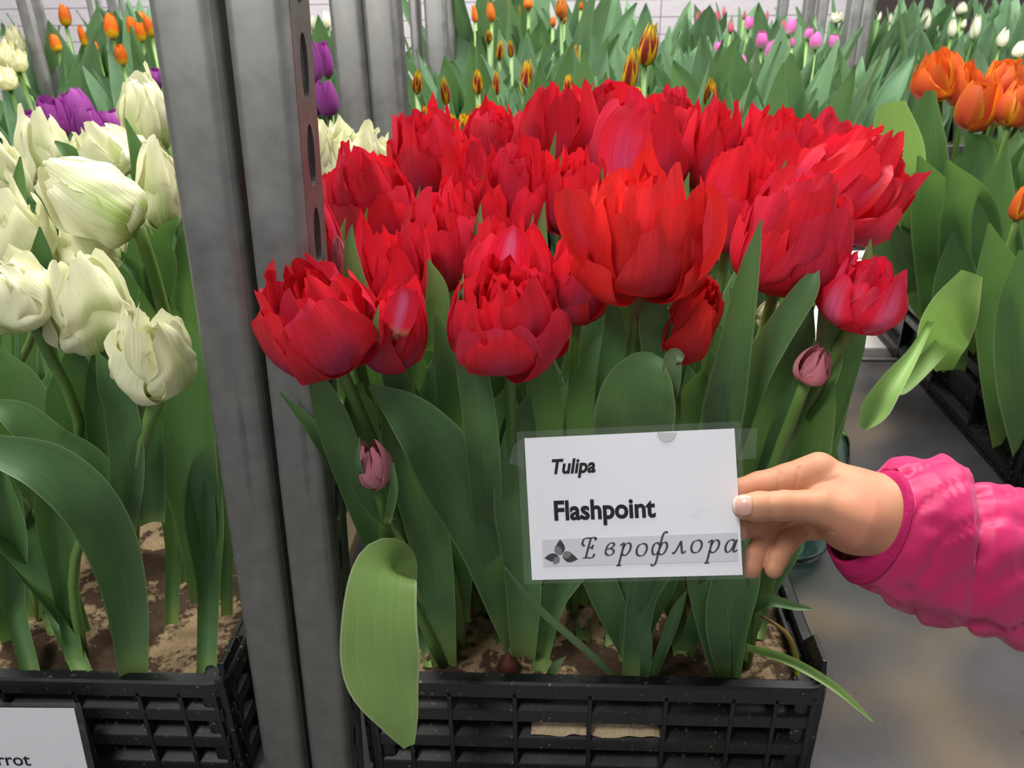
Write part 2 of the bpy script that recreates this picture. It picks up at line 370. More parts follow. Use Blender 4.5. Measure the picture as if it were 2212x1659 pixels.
far_post('galvanised rack post with dark side at the far left, crossed by a green leaf', 34, 62, 0, 1.78)
far_post('thin galvanised rack post between the orange and yellow tulips, left of its neighbour', 190, 206, 20, 2.75)
far_post('thin bright galvanised rack post just left of the big front post, behind orange tulips', 232, 256, 10, 2.85)
far_post('narrow bluish rack post touching the right side of the middle post pair', 886, 904, 40, 1.75)
far_post('broad mottled grey rack post right of the middle post pair, behind tulip leaves', 919, 961, 40, 1.72)
far_post('slim pale blue rack post left of the tangerine tulips, next to the broad grey one', 962, 980, 40, 1.95)
far_post('slimmest pale blue rack post, nearest to the tangerine tulips', 984, 1001, 40, 2.1)
far_post('left one of the two long rack posts between the pink and the white tulips', 1842, 1866, 0, 2.48)
far_post('right one of the two long rack posts between the pink and the white tulips', 1868, 1890, 0, 2.48)
far_post('short bright rack post standing behind the pink tulips, far right of the pale wall', 1742, 1762, 10, 3.4)
far_post('grey rack post behind the pink tulips, right beside the pale wall edge', 1686, 1704, 5, 3.6)
far_post('bluish rack post between the pink tulips and the long double posts', 1772, 1790, 10, 3.3)
bb = link('dark_panel', box_mesh('dark_panel', (0.0, 0, 0), (2.4, 0.03, 2.0), 0.002), M['dark'], loc=(1.42, 4.1, -0.8))
tag(bb, 'dark brown board leaning against the back wall behind the ivory tulips', 'board')

# ------------------------------------------------------------------ crates with soil
CR_DEF = {}
def crate(key, label, x0, x1, y0, y1, h, hz=0.0, group='black plastic bulb crates', corner=0.012, detail=True, panel=False):
    t = thing('bulb_crate', label, 'crate', ((x0+x1)/2, (y0+y1)/2, hz), group)
    W2, D2 = (x1-x0)/2, (y1-y0)/2
    T = 0.016
    # rim: rounded rectangular ring
    def ring(W, D, r, n=5):
        out = []
        for cx, cy, a0 in ((W-r, D-r, 0), (-W+r, D-r, 90), (-W+r, -D+r, 180), (W-r, -D+r, 270)):
            for i in range(n): a = math.radians(a0+90*i/(n-1)); out.append((cx+r*math.cos(a), cy+r*math.sin(a)))
        return out
    prof = [(0.0, h-0.017), (0.0, h-0.002), (-0.002, h), (-0.010, h), (-0.012, h-0.002), (-0.012, h-0.012)]
    V, F = [], []
    for dx, z in prof: V += [(x, y, z) for x, y in ring(W2+dx, D2+dx, 0.018+dx)]
    n = len(V)//len(prof)
    F = grid_faces(n, len(prof), wrap=True)
    link('rim', mesh('rim', V, F, smooth=False), M['crate'], t)
    V, F = [], []
    Wi, Di = W2-T, D2-T
    for a, b in (((-Wi, -Di, 0.004), (Wi, -Di+0.003, h-0.008)), ((-Wi, Di-0.003, 0.004), (Wi, Di, h-0.008)), ((-Wi, -Di, 0.004), (-Wi+0.003, Di, h-0.008)), ((Wi-0.003, -Di, 0.004), (Wi, Di, h-0.008))): box_data(V, F, a, b)
    link('inner_wall', bevelled('inner_wall', V, F, 0), M['crate'], t)
    link('base', box_mesh('base', (-W2+0.004, -D2+0.004, 0), (W2-0.004, D2-0.004, 0.008), 0.001), M['crate'], t)
    # slats: long bars with a sloping ledge, one per level and side
    def slat(L):
        pr = [(0.001, 0.0), (0.001, 0.013), (T-0.001, 0.019), (T-0.001, 0.0)]
        V = [(sx*L, y, z) for sx in (-1, 1) for y, z in pr]
        F = [(0, 1, 5, 4), (1, 2, 6, 5), (2, 3, 7, 6), (3, 0, 4, 7), (3, 2, 1, 0), (4, 5, 6, 7)]
        return bevelled('slat', V, F, 0.0008, 1)
    mw, md = slat(W2-0.01), slat(D2-0.01)
    levels = (0.012, 0.045, 0.078)
    for z in levels:
        if panel and z == levels[1]: continue
        for me, loc, rz in ((mw, (0, -D2, z), 0), (mw, (0, D2, z), PI), (md, (-W2, 0, z), -PI/2), (md, (W2, 0, z), PI/2)):
            o = link('slat', me, M['crate'], t, loc=loc); o.rotation_euler = (0, 0, rz)
    sm = box_mesh('stile', (-0.002, 0.0, 0.006), (0.002, T, h-0.012), 0.0006, 1)
    cp = box_mesh('corner_post', (-0.012, -0.012, 0.0), (0.012, 0.012, h-0.004), 0.004, 2)
    if detail:
        for sgn, rz in ((-1, 0), (1, PI)):
            for fx in (-0.93, -0.78, -0.60, -0.32, 0.0, 0.32, 0.60, 0.78, 0.93):
                o = link('stile', sm, M['crate'], t, loc=(fx*W2, sgn*D2, 0)); o.rotation_euler = (0, 0, rz)
        for sgn, rz in ((-1, -PI/2), (1, PI/2)):
            for fy in ((-0.95, -0.5, 0.0, 0.5, 0.95) if panel else (-0.95, -0.84, -0.6, -0.3, 0.0, 0.3, 0.6, 0.84, 0.95)):
                o = link('stile', sm, M['crate'], t, loc=(sgn*W2, fy*D2, 0)); o.rotation_euler = (0, 0, rz)
    for sx in (-1, 1):
        for sy in (-1, 1):
            link('corner_post', cp, M['crate'], t, loc=(sx*(W2-0.016), sy*(D2-0.016), 0))
            V = [(0, 0, 0), (0.006, 0, 0), (0.006, 0.05, 0), (0, 0.05, 0), (0.001, 0.004, corner), (0.005, 0.004, corner), (0.005, 0.034, corner), (0.001, 0.034, corner)]
            F = [(3, 2, 1, 0), (4, 5, 6, 7), (0, 1, 5, 4), (1, 2, 6, 5), (2, 3, 7, 6), (3, 0, 4, 7)]
            o = link('stacking_lug', bevelled('stacking_lug', [(sx*v[0], -sy*v[1], v[2]) for v in V], F, 0.001), M['crate'], t, loc=(sx*(W2-0.010), sy*(D2-0.008), h-0.001))
    # soil
    nx, ny = (46, 66) if detail else (16, 16)
    V, F = [], []
    for j in range(ny):
        for i in range(nx):
            x = -Wi+0.003+(2*Wi-0.006)*i/(nx-1); y = -Di+0.003+(2*Di-0.006)*j/(ny-1)
            p = Vector((x+x0*3, y+y0*3, 0))
            z = h-0.018+0.007*mnoise.noise(p*18)+0.005*mnoise.noise(p*55)+(0.003*mnoise.noise(p*140) if detail else 0)
            V.append((x, y, z))
    s = link('soil', mesh('soil', V, grid_faces(nx, ny)), M['soil'], loc=((x0+x1)/2, (y0+y1)/2, hz))
    tag(s, 'sandy brown soil filling the '+label.split(',')[0].replace('black plastic ', ''), 'soil', kind='stuff')
    CR_DEF[key] = (x0+0.03, x1-0.03, y0+0.03, y1-0.03, hz+h-0.02)
    return t
crate('red', 'black plastic crate of the red double tulips, in the middle foreground', -0.165, 0.235, 0.505, 1.105, 0.125, corner=0.022)
crate('white', 'black plastic crate of the cream parrot tulips, bottom left', -0.675, -0.272, 0.497, 1.097, 0.125)
crate('orange', 'black plastic crate of the orange tulips, at the right edge', 0.635, 1.035, 0.985, 1.555, 0.12, panel=True)
crate('flame', 'black plastic crate of the yellow and crimson tulips, behind the red ones', -0.20, 0.42, 1.16, 1.56, 0.12, detail=False)
crate('purple', 'black plastic crate of the purple tulips, behind the cream parrot ones', -0.72, -0.285, 1.13, 1.73, 0.12, detail=False)
crate('pink', 'black plastic crate of the pink and white tulips, far behind', 0.28, 0.80, 2.06, 2.62, 0.12, detail=False)
crate('ivory', 'black plastic crate of the ivory tulip buds, far right', 0.90, 1.75, 2.51, 3.0, 0.17, detail=False)

# ------------------------------------------------------------------ petals, leaves, blooms
def bez(a, b, c, d, t): s = 1-t; return s*s*s*a+3*s*s*t*b+3*s*t*t*c+t*t*t*d
def petal_mesh(nm, R, H, rt, hw, seed, ruf=0.05, top=0.35, rnd=0.30, pw=2.4, nu=11, nv=13, wrk=0.0, belly=1.2, p2=0.55, flat=1.0, rag=0.03):
    r_ = random.Random(seed)
    ph = [r_.uniform(0, 6.28) for _ in range(10)]; f1 = r_.uniform(2.2, 4.2); f2 = r_.uniform(3, 6); asym = r_.uniform(-0.12, 0.12)
    V, uv = [], []
    for j in range(nv):
        v0 = j/(nv-1)
        wv = (1-(1-v0/0.55)**2)**0.5 if v0 < 0.55 else 1-top*((v0-0.55)/0.45)**2
        wv = max(wv, 0.22)*hw
        for i in range(nu):
            u = -1+2*i/(nu-1)
            ln = 1-rnd*abs(u-asym)**pw/(1+abs(asym))+rag*math.sin(u*7+ph[8])+rag*0.7*math.sin(u*13+ph[9])
            v = v0*ln
            r = bez(0.05, R*belly, R*belly, rt, v); z = bez(0, -0.03*H, p2*H, H, v)
            e = 1+0.06*math.sin(f2*v*2+ph[0]+(2 if u > 0 else 0))*v
            s = u*wv*e; Rc = max(r, 0.32)*flat; a = s/Rc
            if abs(a) > 1.45: a = math.copysign(1.45, a)
            lat = Rc*math.sin(a); rad = r-Rc*(1-math.cos(a))
            rad += ruf*(abs(u)**1.5*v**1.3)*math.sin(u*f1+v*f2+ph[1])+ruf*0.6*v**2*math.sin(u*f1*0.8+ph[5])+ruf*0.5*v**5*math.sin(u*f1*2+ph[6])
            zz = z+ruf*0.5*v**3*math.sin(u*3.5+ph[2])
            if wrk:
                g = math.sin(v*20+u*u*5+ph[3]+1.5*math.sin(u*3+ph[4]))*0.6+0.6*math.sin(v*9+3*abs(u)+ph[6])+0.5*math.sin(u*7+v*5+ph[7])
                rad += wrk*g*(0.35+abs(u))*min(1, v*4)
                zz += wrk*0.6*math.sin(u*6+ph[7])*v**2
                lat *= 1+0.10*math.sin(v*15+ph[4])*abs(u)
            V.append((rad, lat, zz)); uv.append((i/(nu-1), v0))
    return mesh(nm, V, grid_faces(nu, nv), uv)
def ring_lib(nm, spec):
    out = []
    for k2, (n, R, H, rt, hw, kw) in enumerate(spec):
        nvar = 4
        out.append((n, [petal_mesh(nm+'_petal', R*random.Random(k2*9+q).uniform(0.95, 1.05), H*random.Random(k2*7+q).uniform(0.92, 1.07), rt*random.Random(k2*5+q).uniform(0.88, 1.12), hw*random.Random(k2*3+q).uniform(0.92, 1.08), k2*31+q*7+len(nm), **kw) for q in range(nvar)]))
    return out
PT = dict(top=0.45, rnd=0.30, pw=1.9, rag=0.012, flat=1.15)
PB = dict(top=0.6, rnd=0.40, pw=1.35, rag=0.01)
PR = dict(top=0.12, rnd=0.20, pw=3.2, rag=0.025, flat=1.25)
PI_ = dict(top=0.10, rnd=0.16, pw=3.0, rag=0.035, flat=1.6)
LIB = {
 'red': ring_lib('red', [(3, 1.05, 0.62, 1.02, 0.60, dict(ruf=0.10, **PR)), (5, 1.0, 0.88, 0.90, 0.80, dict(ruf=0.10, **PR)), (5, 0.88, 1.0, 0.74, 0.66, dict(ruf=0.16, **PR)), (5, 0.68, 1.04, 0.50, 0.52, dict(ruf=0.17, **PI_)), (5, 0.46, 1.04, 0.32, 0.40, dict(ruf=0.15, **PI_)), (3, 0.22, 0.98, 0.16, 0.30, dict(ruf=0.1, **PI_))]),
 'wide': ring_lib('wide', [(6, 1.0, 0.76, 1.12, 0.72, dict(ruf=0.10, top=0.35, rnd=0.30, pw=2.0)), (6, 0.86, 0.92, 0.88, 0.60, dict(ruf=0.15, **PR)), (5, 0.66, 1.02, 0.58, 0.52, dict(ruf=0.17, **PI_)), (5, 0.44, 1.06, 0.36, 0.40, dict(ruf=0.16, **PI_)), (3, 0.2, 1.0, 0.18, 0.28, dict(ruf=0.1, **PI_))]),
 'cup': ring_lib('cup', [(4, 1.0, 1.0, 0.74, 0.86, dict(ruf=0.07, **PT)), (4, 0.86, 0.96, 0.66, 0.74, dict(ruf=0.12, **PR)), (5, 0.62, 0.95, 0.46, 0.50, dict(ruf=0.14, **PI_)), (4, 0.36, 0.92, 0.28, 0.36, dict(ruf=0.1, **PI_))]),
 'vase': ring_lib('vase', [(5, 0.98, 1.0, 0.88, 0.78, dict(ruf=0.06, **PT)), (5, 0.82, 0.95, 0.72, 0.64, dict(ruf=0.09, **PT)), (5, 0.54, 0.92, 0.48, 0.44, dict(ruf=0.11, **PI_)), (3, 0.3, 0.9, 0.26, 0.3, dict(ruf=0.1, **PI_))]),
 'bud': ring_lib('bud', [(4, 1.0, 1.0, 0.34, 0.95, dict(ruf=0.05, **PB)), (4, 0.88, 1.0, 0.28, 0.80, dict(ruf=0.07, **PB)), (3, 0.5, 0.97, 0.2, 0.45, dict(ruf=0.08, **PI_))]),
 'parrot': ring_lib('parrot', [(3, 1.04, 0.95, 0.56, 1.05, dict(ruf=0.16, wrk=0.075, nu=17, nv=23, p2=0.62, rag=0.03, top=0.2, rnd=0.24, pw=2.8, flat=1.2)), (4, 0.92, 1.02, 0.50, 0.85, dict(ruf=0.22, wrk=0.075, nu=17, nv=23, p2=0.62, rag=0.03, top=0.2, rnd=0.22, pw=2.8, flat=1.25)), (3, 0.62, 0.98, 0.34, 0.6, dict(ruf=0.2, wrk=0.05, nu=13, nv=17, rag=0.05))]),
 'parrot_bud': ring_lib('parrot_bud', [(3, 1.02, 0.98, 0.34, 1.05, dict(ruf=0.09, wrk=0.06, nu=17, nv=23, p2=0.66, rag=0.02, top=0.2, rnd=0.22, pw=2.6, flat=1.1)), (3, 0.94, 1.0, 0.34, 0.95, dict(ruf=0.12, wrk=0.06, nu=17, nv=23, p2=0.66, rag=0.02, top=0.2, rnd=0.2, pw=2.8, flat=1.15)), (3, 0.6, 0.95, 0.26, 0.6, dict(ruf=0.12, wrk=0.04, rag=0.03))]),
 'parrot_open': ring_lib('parrot_open', [(4, 1.02, 0.88, 0.95, 0.9, dict(ruf=0.26, wrk=0.06, nu=17, nv=21, rag=0.03, top=0.15, rnd=0.2, pw=3, flat=1.3)), (4, 0.86, 1.0, 0.70, 0.8, dict(ruf=0.28, wrk=0.06, nu=17, nv=21, rag=0.03, top=0.15, rnd=0.2, pw=3, flat=1.3)), (3, 0.6, 0.98, 0.44, 0.6, dict(ruf=0.22, wrk=0.05, rag=0.05))]),
 'single': ring_lib('single', [(3, 1.0, 0.96, 0.56, 1.0, dict(ruf=0.06, top=0.2, rnd=0.24, pw=2.4, rag=0.012)), (3, 0.92, 1.0, 0.50, 0.92, dict(ruf=0.06, top=0.2, rnd=0.24, pw=2.4, rag=0.012)), (3, 0.6, 0.9, 0.4, 0.5, dict(ruf=0.05, **PR))]),
 'double': ring_lib('double', [(4, 1.0, 0.95, 0.72, 0.85, dict(ruf=0.07, top=0.45, rnd=0.32, pw=1.8, rag=0.012)), (5, 0.85, 1.0, 0.64, 0.62, dict(ruf=0.10, **PR)), (5, 0.58, 1.0, 0.44, 0.48, dict(ruf=0.1, **PI_)), (3, 0.3, 1.0, 0.25, 0.3, dict(ruf=0.1, **PI_))]),
}
# recolour copies of petal meshes per material
_tint = {}
def tinted(me, mat):
    key = (me.name, mat.name)
    if key not in _tint:
        c = me if not me.materials else me.copy()
        if me.materials: c.materials.clear()
        c.materials.append(mat); _tint[key] = c
    return _tint[key]
def receptacle():
    V, uv = [], []
    for j in range(5):
        t = j/4; r = [0.06, 0.13, 0.16, 0.10, 0.0][j]; z = [-0.02, 0.01, 0.06, 0.25, 0.32][j]
        for i in range(8): a = 2*PI*i/8; V.append((r*math.cos(a), r*math.sin(a), z)); uv.append((i/8, t))
    return mesh('bloom', V, grid_faces(8, 5, wrap=True), uv)
RECEPT = receptacle(); RECEPT.materials.append(M['stem'])
def bloom(parent, pos, axis, w, h, kind, mat, rz=None, jit=1.0):
    b = link('bloom', RECEPT, None, parent)
    q = Vector(axis).normalized().to_track_quat('Z', 'Y')
    b.rotation_euler = (q.to_matrix() @ Matrix.Rotation(U(0, 6.28) if rz is None else math.radians(rz), 3, 'Z')).to_euler()
    b.location = pos; b.scale = (w/2, w/2, h)
    az = 0
    for ri, (n, vs) in enumerate(LIB[kind]):
        az += PI/n+0.2
        for k2 in range(n):
            p = link('petal', tinted(vs[RNG.randrange(len(vs))], mat), None, b)
            p.rotation_euler = (U(-0.07, 0.07)*jit, U(-0.10, 0.10)*jit, az+2*PI*k2/n+U(-0.2, 0.2)*jit)
            s = U(0.90, 1.08); p.scale = (s, s, U(0.84, 1.10))
    return b

LW = ([0, 0.12, 0.32, 0.55, 0.78, 0.92, 1.0], [0.42, 0.55, 0.95, 1.0, 0.66, 0.32, 0.015])
def leaf_local(nm, seed, W, bend, twist, nu=7, nv=14, cup=0.35):
    r_ = random.Random(seed)
    ph = r_.uniform(0, 6.28); V, uv = [], []
    x = z = 0.0; y = 0.0; ds = 1/(nv-1); side = r_.uniform(-0.12, 0.12)
    for j in range(nv):
        v = j/(nv-1)
        ang = math.radians(4+bend*v**1.6)
        if j: x += math.sin(ang)*ds; z += math.cos(ang)*ds; y += side*ds*v
        wv = W*np.interp(v, *LW); tw = math.radians(twist)*v
        nx, nz = -math.cos(ang), math.sin(ang)            # leaf inner normal
        for i in range(nu):
            u = -1+2*i/(nu-1); s = u*wv
            c = cup*wv*(u*u-0.4)*(1-0.5*v)+0.10*W*abs(u)*math.sin(v*8+ph+(1.5 if u > 0 else 0))*v
            lx, ly = s*math.cos(tw)-c*math.sin(tw), s*math.sin(tw)+c*math.cos(tw)
            V.append((x+nx*ly, y+lx, z+nz*ly)); uv.append((i/(nu-1), v))
    return mesh(nm, V, grid_faces(nu, nv), uv)
LEAF = [leaf_local('leaf', q, U(0.085, 0.135), [8, 18, 30, 45, 14, 60, 24, 10, 36, 20, 80, 12][q], U(-50, 50), cup=U(0.25, 0.6)) for q in range(12)]
UPRIGHT = [0, 1, 4, 6, 7, 9, 11]
def leaf(parent, loc, az, length, mat, idx=None, lean=0.0, wide=1.0):
    me = tinted(LEAF[RNG.choice(UPRIGHT) if idx is None else idx], mat)
    o = link('leaf', me, None, parent, loc=loc)
    o.rotation_euler = (0, lean, az); o.scale = (length, length*wide, length)
    return o
def leaf_px(parent, pts, hw, mat='leaf', roll=0.0, cup=0.25, nu=9, nv=22, wave=0.0, name='leaf', soil=0.108):
    """a leaf whose midrib runs through real points (pixel + distance, or on the soil when the distance is None)"""
    P = [(at_z(x, y, soil) if Y is None else at_y(x, y, Y)) for x, y, Y in pts]
    C = catmull(P, nv)
    hws = interp_smooth(hw, nv); rolls = interp(roll if isinstance(roll, (list, tuple)) else [roll, roll], nv)
    V, uv = [], []
    org = parent.location; ph = U(0, 6)
    for j in range(nv):
        t = (C[min(j+1, nv-1)]-C[max(j-1, 0)]).normalized()
        vd = (CC-C[j]).normalized()
        s = t.cross(vd).normalized(); n = s.cross(t).normalized()
        a = math.radians(rolls[j]); s2 = s*math.cos(a)+n*math.sin(a); n2 = n*math.cos(a)-s*math.sin(a)
        w_ = hws[j]*depth(C[j])/FPX
        for i in range(nu):
            u = -1+2*i/(nu-1)
            off = cup*w_*(u*u-0.35)+wave*w_*abs(u)*math.sin(j/nv*11+ph+(2 if u > 0 else 0))
            V.append(C[j]+s2*(u*w_)+n2*off-org); uv.append((i/(nu-1), j/(nv-1)))
    return link(name, mesh(name, V, grid_faces(nu, nv), uv), M[mat], parent)
def stem_to(parent, base, top, axis, r=0.0042, mat='stem', via=None):
    b = Vector(base); t = Vector(top); L = (t-b).length
    if via is None:
        pts = [b, b+Vector((0, 0, L*0.3))+(t-b)*0.08, t-Vector(axis).normalized()*L*0.3, t+Vector(axis).normalized()*0.004]
        pts[1] = b.lerp(t, 0.3)*0.6+pts[1]*0.4; pts[2] = b.lerp(t, 0.7)*0.5+pts[2]*0.5
    else: pts = [b]+[Vector(v) for v in via]+[t]
    org = parent.location
    return link('stem', tube_mesh('stem', [p-org for p in pts], [r*1.15, r, r*0.92], 8, 12), M[mat], parent)
TULIPS = {}
def tulip(key, label, cr, px, py, wpx, hpx, Y, kind='red', mat='red', tilt=(0, 0), base=None, nleaf=2, group=None, lmat='leaf', rz=None, lang=None, leaves=(), via=None, bloomz=None, cat='tulip', r=0.0042):
    c = at_y(px, py, Y); d = depth(c); w_ = wpx*d/FPX; h_ = hpx*d/FPX
    ax = Vector((math.tan(math.radians(tilt[0])), -math.tan(math.radians(tilt[1])), 1)).normalized()
    bot = c-ax*h_*0.5
    x0, x1, y0, y1, sz = CR_DEF[cr]
    if base is None:
        b = Vector((min(max(c.x*0.8+0.2*(x0+x1)/2+U(-.015, .015), x0), x1), min(max(Y+U(0.03, 0.08), y0), y1), sz))
    else:
        b = at_z(base[0], base[1], sz); b.x = min(max(b.x, x0-.02), x1+.02); b.y = min(max(b.y, y0-0.012), y1+.02)
    t = thing('tulip', label, cat, b, group)
    stem_to(t, b, bot, ax, r, via=None if via is None else [at_y(*v) for v in via])
    bloom(t, bot-b, ax, w_, h_, kind, M[mat], rz)
    for q in range(nleaf):
        az = U(0, 6.28) if lang is None else math.radians(lang[q])
        leaf(t, (U(-.006, .006), U(-.006, .006), U(0, 0.03)), az, U(0.24, 0.33), M[lmat], lean=U(0, 0.12), wide=U(0.9, 1.25))
    for kw in leaves: leaf_px(t, **kw)
    TULIPS[key] = t
    return t
# ------------------------------------------------------------------ red double tulips
GR = 'red double tulips in the middle crate'
def red(key, label, px, py, w_, h_, Y, kind='red', mat='red', tilt=(0, 0), **kw):
    return tulip(key, label, 'red', px, py, w_, h_, Y, kind, mat, tilt, group=GR, nleaf=kw.pop('nleaf', 3), **kw)
red('a1', 'wide open red double tulip overlapping the front steel post, lowest bloom on the left', 688, 700, 236, 208, .452, 'red', tilt=(-14, 14), base=(905, 1330), rz=20, nleaf=1)
red('a2', 'small red tulip with a pink inner petal right beside the lowest left bloom', 858, 712, 140, 190, .478, 'cup', tilt=(14, 10), base=(1000, 1400), nleaf=2)
red('a3', 'upright red tulip above the small pink-petalled one, left of centre', 843, 572, 148, 180, .53, 'vase', tilt=(-3, 4), base=(960, 1330))
red('a4', 'round open red double tulip with yellowish base, front centre left', 1095, 690, 240, 200, .455, 'red', tilt=(-2, 16), base=(1050, 1330), rz=75, nleaf=1)
red('a5', 'tall pointed red tulip with a bright pink petal, right behind the round front one', 1098, 574, 190, 190, .51, 'cup', tilt=(0, 4), base=(1130, 1330))
red('a6', 'largest orange-red tulip with two floppy side petals, front centre', 1388, 508, 262, 236, .49, 'red', 'red_orange', tilt=(0, 6), base=(1360, 1440), rz=10, nleaf=1)
red('a7', 'red tulip in deep shade left below the largest orange-red bloom', 1250, 608, 138, 180, .53, 'cup', tilt=(2, 5), base=(1240, 1330))
red('a8', 'red tulip nodding forward below the right side of the largest bloom', 1494, 700, 122, 210, .49, 'cup', 'red_orange', tilt=(12, 22), base=(1540, 1400))
red('a9', 'full rounded red tulip behind an upright leaf, right of the largest bloom', 1713, 512, 216, 226, .53, 'red', tilt=(10, 6), base=(1600, 1380), rz=40)
red('b1', 'half open red tulip with pink and yellow stripes, lowest bloom at the right', 1864, 636, 178, 146, .50, 'vase', 'red_stripe', tilt=(9, 3), base=(1610, 1440), rz=15, nleaf=0, via=[(1700, 1000, .55), (1770, 830, .52)])
red('b2', 'narrow red tulip half hidden by the slotted front steel post', 690, 498, 92, 200, .56, 'bud', tilt=(-8, 3), base=(900, 1250))
red('b3', 'full red tulip beside the cream flowers, left end of the middle row', 803, 436, 178, 170, .64, 'red', tilt=(-5, 5), base=(900, 1200))
red('b4', 'red tulip between the left and the centre blooms, its base in shadow', 955, 528, 152, 190, .57, 'red', tilt=(2, 4), base=(1000, 1260))
red('b5', 'large red tulip in front of the middle steel posts, left end of the back row', 930, 348, 158, 180, .74, 'red', tilt=(-6, 4), base=(950, 1150))
red('b6', 'slender red tulip with long pink outer petals, upper left of centre', 1022, 388, 120, 166, .70, 'vase', tilt=(-6, 2), base=(1030, 1150))
red('b7', 'ruffled red tulip in the centre of the bunch above the pointed pink one', 1122, 424, 160, 180, .64, 'wide', tilt=(4, 6), base=(1110, 1200))
red('b8', 'red tulip peeking over the upper left blooms, below yellow buds', 1066, 300, 124, 110, .88, 'red', tilt=(0, 2), base=(1070, 1060))
red('b9', 'tall red tulip at the top of the bunch, left of the highest bloom', 1204, 284, 168, 176, .80, 'cup', tilt=(-3, 3), base=(1180, 1080))
red('c1', 'dark red tulip tucked left of the largest orange-red bloom', 1244, 424, 124, 150, .63, 'red', tilt=(0, 5), base=(1230, 1180))
red('c2', 'big cup-shaped red tulip with a dark pink front petal, top centre', 1372, 312, 206, 200, .74, 'cup', tilt=(3, 4), base=(1350, 1120), rz=30)
red('c3', 'highest red tulip of the bunch, partly hidden by the big cup-shaped one', 1320, 236, 120, 100, .92, 'cup', tilt=(0, 2), base=(1310, 1040))
red('c4', 'red tulip between the top centre bloom and the right back row', 1544, 318, 136, 180, .76, 'vase', tilt=(4, 3), base=(1480, 1100))
red('c5', 'red tulip right behind the floppy petal of the largest bloom', 1592, 440, 170, 190, .62, 'red', tilt=(6, 5), base=(1500, 1190))
red('c6', 'flat topped red tulip in the right back row with many small petals', 1682, 338, 180, 158, .74, 'wide', tilt=(4, 6), base=(1560, 1120))
red('c7', 'rearmost red tulip at the right with two raised petals', 1795, 318, 140, 110, .86, 'wide', tilt=(8, 2), lang=(170, 215, 140), base=(1640, 1060))
red('c8', 'large red tulip leaning right with long pointed outer petals, right end', 1836, 404, 226, 190, .63, 'wide', tilt=(26, 4), lang=(170, 215, 140), base=(1640, 1180), rz=0)
red('c9', 'red tulip glimpsed between top centre bloom and the tall left one', 1440, 262, 110, 100, .90, 'red', tilt=(2, 2), base=(1430, 1050))
red('d1', 'red tulip low in the gap left of the tall pointed pink one', 1000, 440, 90, 120, .66, 'red', tilt=(0, 4), base=(1010, 1220))
red('d2', 'closed pink tulip bud beside the post, under the narrow red tulip', 736, 570, 44, 108, .52, 'bud', 'pink_bud', tilt=(-2, 4), base=(930, 1290), nleaf=1)
red('d3', 'unopened pink tulip bud held in a green sheath, low in front at the left', 803, 1000, 98, 126, .452, 'bud', 'pink_bud', tilt=(2, 16), base=(960, 1440), nleaf=0, via=[(850, 1210, .50), (826, 1100, .462)])
red('d4', 'curled greenish pink tulip bud under the striped right bloom', 1758, 784, 74, 88, .485, 'bud', 'pink_bud', tilt=(12, 6), lang=(190,), base=(1590, 1440), nleaf=1)
red('d5', 'small yellowish green tulip bud below the full rounded red bloom', 1664, 668, 50, 50, .56, 'bud', 'cream', tilt=(10, 4), base=(1580, 1340), nleaf=2)
T = TULIPS
# floppy side petals of the largest bloom and long petals of the right-leaning one
def extra_petal(key, pts, hw, mat='red', cup=0.35, roll=0):
    o = leaf_px(T[key], pts, hw, mat, roll, cup, 9, 16, name='petal')
    return o
extra_petal('a6', [(1330, 600, .485), (1262, 520, .475), (1228, 430, .475), (1222, 408, .477)], [26, 46, 42, 8], mat='red_orange', cup=0.3, roll=-25)
extra_petal('a6', [(1440, 605, .485), (1500, 540, .465), (1522, 460, .465), (1515, 408, .475)], [28, 62, 58, 20], mat='red_orange', cup=0.55, roll=20)
extra_petal('c8', [(1815, 500, .62), (1870, 455, .60), (1925, 405, .60), (1948, 386, .60)], [14, 30, 22, 3])
extra_petal('c8', [(1800, 480, .61), (1850, 430, .59), (1905, 375, .59), (1926, 356, .60)], [16, 34, 24, 3])
extra_petal('c2', [(1350, 402, .70), (1345, 340, .675), (1358, 280, .664), (1378, 246, .662)], [26, 54, 54, 34], cup=-0.18)
extra_petal('a5', [(1098, 640, .50), (1096, 580, .478), (1105, 520, .472), (1112, 487, .471)], [30, 48, 36, 4], cup=-0.2, mat='red_stripe')
extra_petal('a2', [(850, 735, .465), (862, 690, .452), (872, 645, .447), (868, 622, .447)], [18, 34, 32, 12], cup=-0.1, mat='red_stripe')
extra_petal('a1', [(592, 690, .45), (580, 660, .448), (566, 632, .45), (562, 622, .452)], [10, 12, 8, 2], mat='red_stripe')
extra_petal('a6', [(1372, 760, .50), (1372, 690, .492), (1388, 640, .485), (1440, 612, .475), (1535, 578, .465)], [12, 16, 22, 12, 2], mat='leaf_red', roll=30)

